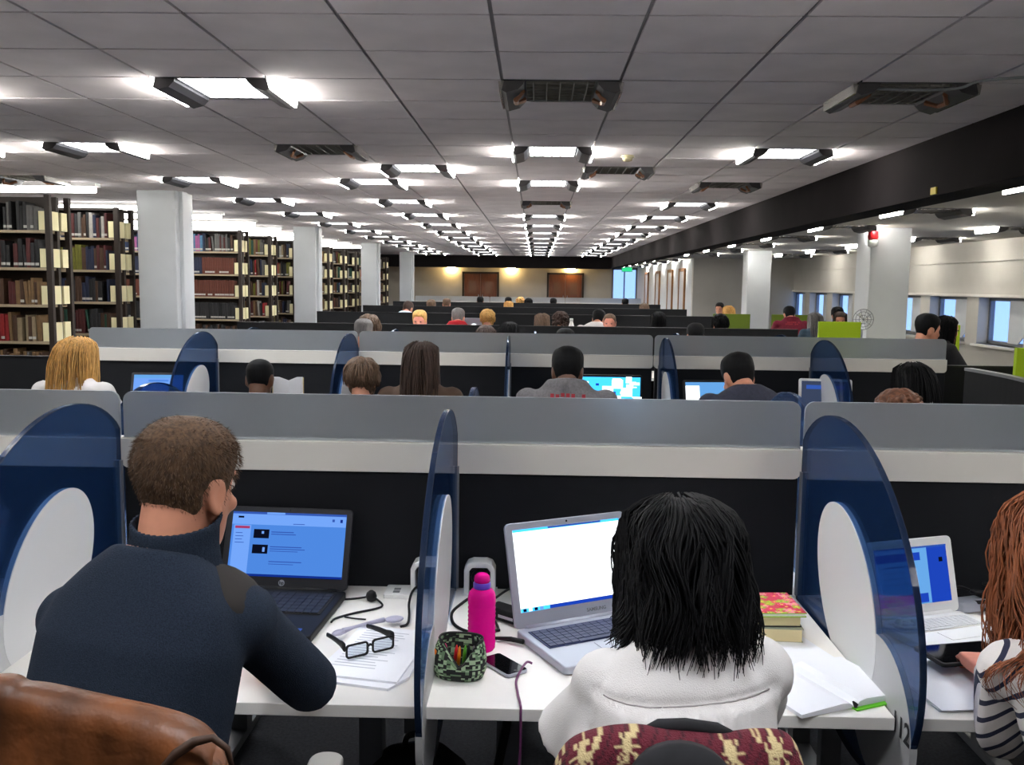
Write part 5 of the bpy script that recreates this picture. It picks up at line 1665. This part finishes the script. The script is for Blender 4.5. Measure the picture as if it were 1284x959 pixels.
cable('power_cable', 'thin black cables crossed beside the silver laptop', [(-.09, 2.48, Z + .004), (-.04, 2.46, Z + .004), (.0, 2.50, Z + .01), (-.02, 2.54, Z + .014), (.03, 2.43, Z + .006), (.0, 2.39, Z + .004)], .003, 'black_plastic', 'cables on the front desks')
t = thing('charger_lead', 'black charger lead plugged into the left side of the silver laptop', 'cable', (0, 0, 0), 0, 'cables on the front desks')
MB().tube(bez([(-.10, 2.36, Z + .012), (-.085, 2.31, Z + .005), (-.10, 2.27, Z + .004), (-.085, 2.235, Z + .006)], 8), .0035, 6).build('cord', 'black_plastic', t, True)
MB().tube([(-.09, 2.235, Z + .008), (-.05, 2.225, Z + .010), (-.018, 2.205, Z + .012)], [.004, .0065, .006], 10).build('plug', 'black_plastic', t, True)
# books and notebook
bk = [(.615, 2.325, 0, .16, .115, .038, -3, 'beige', 'thick pale-covered book at the bottom of the stack beside the white blouse'),
      (.61, 2.33, .0385, .155, .115, .030, 2, 'charcoal', 'dark-covered book in the middle of the stack beside the white blouse')]
for x, y, z, a, b, h, rz, c, lab in bk:
    t = thing('hardback_book', lab, 'book', (x, y, Z + z), math.radians(rz), 'books stacked by the white blouse')
    MB().bb(-a / 2 + .003, -b / 2 + .002, .003, a / 2 - .003, b / 2 - .002, h - .003).build('pages', 'page_edge', t)
    cv = MB().bb(-a / 2, -b / 2, 0, a / 2, b / 2, .003).bb(-a / 2, -b / 2, h - .003, a / 2, b / 2, h).bb(-a / 2, -b / 2, 0, -a / 2 + .003, b / 2, h)
    cv.build('cover', 'book_' + c + '_cloth' if c != 'beige' else mat('cover_sage', (150, 150, 132), .6), t)
t = thing('notebook', 'notebook with pink and lime floral cover on top of the book stack', 'book', (.605, 2.335, Z + .0695), math.radians(3), 'books stacked by the white blouse')
MB().bb(-.085, -.075, .002, .085, .075, .009).build('pages', 'paper', t)
gm = MB()
n1, n2 = 48, 40
for i in range(n1):
    for j in range(n2):
        x0, y0 = -.088 + .176 * i / n1, -.078 + .156 * j / n2
        gm.add([(x0, y0, .0112), (x0 + .176 / n1, y0, .0112), (x0 + .176 / n1, y0 + .156 / n2, .0112), (x0, y0 + .156 / n2, .0112)], [(0, 1, 2, 3)])
gm.bb(-.088, -.078, .009, .088, .078, .0111).bb(-.088, -.078, 0, .088, .078, .002)
o = gm.build('floral_cover', attr_mat('floral', 'floral', .5), t)
ca = o.data.color_attributes.new('floral', 'FLOAT_COLOR', 'CORNER')
rg = random.Random(23)
fl_ = [(rg.uniform(-.09, .09), rg.uniform(-.08, .08), rg.uniform(.008, .017), rg.choice([(232, 60, 110), (240, 110, 150), (170, 200, 50), (200, 30, 70), (150, 190, 60), (244, 150, 170)])) for _ in range(90)]
for pl_ in o.data.polygons:
    c = pl_.center
    colr = (214, 60, 96)
    for fx, fy, fr_, fc in fl_:
        dx, dy = c.x - fx, c.y - fy
        d = math.hypot(dx, dy)
        if d < fr_ * (.75 + .25 * math.cos(5 * math.atan2(dy, dx))):
            colr = fc if d > fr_ * .28 else (236, 214, 90)
    for li in pl_.loop_indices:
        ca.data[li].color = (*lin(colr), 1)
t = thing('open_notebook', 'open white notebook with lime green cover at the right desk edge', 'notebook', (.655, 2.00, Z), math.radians(24))
MB().bb(-.005, -.118, .001, .155, .105, .004).build('cover', 'green_cover', t)
MB().prism([(.0, .004), (.012, .016), (.03, .020), (.148, .014), (.148, .0055), (.0, .0045)], 'y', -.108, .10).build('pages', 'paper', t)
MB().prism([(-.0, .004), (-.012, .014), (-.03, .016), (-.14, .010), (-.14, .002), (.0, .002)], 'y', -.104, .104).build('pages', 'paper', t)
MB().tube([(-.002, -.112, .006), (-.001, -.104, .014), (.004, -.109, .008)], .004, 6).build('binding', 'black_matte', t)
t = thing('loose_papers', 'loose white sheets under the open notebook', 'papers', (.60, 2.13, Z), math.radians(10))
for k, (a, b, c) in enumerate(((0, 0, .0), (.04, .03, .12))):
    o = MB().bb(-.105, -.12, .0, .105, .12, .0012).build('sheet', 'paper', t)
    o.location = (a, b, .0014 * k)
    o.rotation_euler = (0, 0, c)
# right-hand seat
t = thing('power_adapter', 'black and silver charger with coiled lead beside the netbook', 'adapter', (1.235, 2.535, Z), math.radians(20))
MB().bb(-.05, -.025, .002, .04, .025, .034).build('brick', 'silver', t, False, .006)
MB().tube(bez([(math.cos(a) * .03 + .03, math.sin(a) * .022 - .01, .014 + .004 * i) for i, a in enumerate([q * .9 for q in range(16)])], 4), .0055, 7).build('coil', 'black_plastic', t, True)
MB().tube(bez([(-.06, .02, .02), (-.02, .03, .06), (.03, .02, .045)], 6), .004, 7).build('cord', 'black_plastic', t, True)
cable('power_cable', 'black cable running from the coiled charger towards the red-haired woman', [(1.27, 2.52, Z + .01), (1.31, 2.48, Z + .004), (1.33, 2.41, Z + .004), (1.36, 2.35, Z + .004), (1.42, 2.30, Z + .004)], .0045, 'black_plastic', 'cables on the front desks')
tag(MB().bb(1.20, 2.28, Z + .001, 1.27, 2.30, Z + .014).build('memory_stick', 'black_plastic', None, False, .004), 'small black stick on the desk before the red-haired woman', 'stick')
t = thing('tablet', 'dark tablet held in the hand of the red-haired woman', 'tablet', (1.035, 2.125, Z + .035), math.radians(14))
o = MB().prism(rrect(-.105, -.055, .09, .055, .01), 'z', 0, .009).build('case', 'black_plastic', t, False, .002)
MB().prism(rrect(-.098, -.048, .083, .048, .008), 'z', .0088, .0098).build('glass', 'phone_glass', t)
t = thing('paper_stack', 'white papers on the desk before the red-haired woman', 'papers', (.955, 2.05, Z), math.radians(8))
MB().bb(-.10, -.14, 0, .10, .145, .004).build('lower_sheets', 'paper', t)
o = MB().bb(-.02, -.13, .004, .12, .16, .006).build('lilac_sheet', mat('paper_lilac', (214, 210, 232), .8), t)
o.rotation_euler = (0, 0, .25)
MB().bb(-.10, -.15, .0062, .085, .12, .008).build('top_sheet', 'paper', t)
t = thing('earphones', 'white earphones bundled by the numbered divider', 'earphones', (.965, 2.31, Z), 0)
MB().tube(bez([(math.cos(q * 1.3) * .022 + .004 * math.sin(q * 5), math.sin(q * 1.3) * .018, .006 + .0022 * q) for q in range(20)], 4), .0042, 7).build('cord', 'white_plastic', t, True)
for q in (-.02, .018):
    MB().ell((q, -.01, .05), (.009, .009, .011), 10, 6).build('earbud', 'white_plastic', t, True)
t = thing('rucksack', 'black rucksack on the floor under the desk between the two seats', 'bag', (-.30, 2.30, 0), .2)
MB().rings([ring((0, 0, z), (1, 0, 0), (0, 1, 0), a, b, 20, .7) for z, a, b in ((.002, .13, .08), (.03, .16, .10), (.2, .165, .11), (.34, .14, .09), (.40, .08, .05), (.41, .02, .015))]).build('body', 'black_cloth', t, True)
MB().rings([ring((0, -.10, z), (1, 0, 0), (0, 1, 0), a, b, 16, .7) for z, a, b in ((.05, .10, .02), (.08, .12, .035), (.18, .12, .035), (.22, .10, .02))]).build('front_pocket', 'black_matte', t, True)
MB().tube(bez([(-.03, .0, .40), (-.02, 0, .44), (.02, 0, .44), (.03, 0, .40)], 6), .008, 6).build('handle', 'black_matte', t, True)
cable('power_cable', 'thick black cable hanging under the desk below the purple cable', [(-.06, 2.42, .66), (-.05, 2.30, .55), (-.08, 2.2, .40), (-.13, 2.1, .2), (-.16, 2.06, .01)], .012, 'black_matte', 'cables on the front desks')
t = thing('drinks_bottle', 'white bottle standing on a far desk, right of centre', 'bottle', (.50, 12.75, .73), 0)
MB().lathe([(.001, 0), (.05, 0), (.055, .02), (.055, .28), (.03, .36), (.02, .40), (.001, .401)], n=20).build('bottle_body', 'white_plastic', t, True)
MB().lathe([(.022, .40), (.024, .40), (.024, .44), (.001, .441)], n=16).build('cap', 'white_plastic', t, True)
t = thing('desk_fan', 'pale round wire desk fan behind the lime screen', 'fan', (3.86, 10.95, DZ))
MB().lathe([(.001, 0), (.08, 0), (.075, .02), (.015, .03), (.012, .42), (.001, .42)], n=18).build('stand', 'grey_metal', t, True)
cg = MB()
for rr in (.05, .09, .12):
    cg.tube([(rr * math.cos(2 * PI * k / 24), -.03, .54 + rr * math.sin(2 * PI * k / 24)) for k in range(25)], .004, 5)
for k in range(10):
    a = 2 * PI * k / 10
    cg.tube([(0, -.03, .54), (.12 * math.cos(a), -.03, .54 + .12 * math.sin(a))], .003, 5)
cg.build('wire_cage', 'grey_metal', t)
for k in range(3):
    a = 2 * PI * k / 3
    MB().ell((.05 * math.cos(a), -.01, .54 + .05 * math.sin(a)), (.045, .006, .025), 10, 6, Euler((0, -a, 0)).to_matrix()).build('blade', 'white_plastic', t, True)
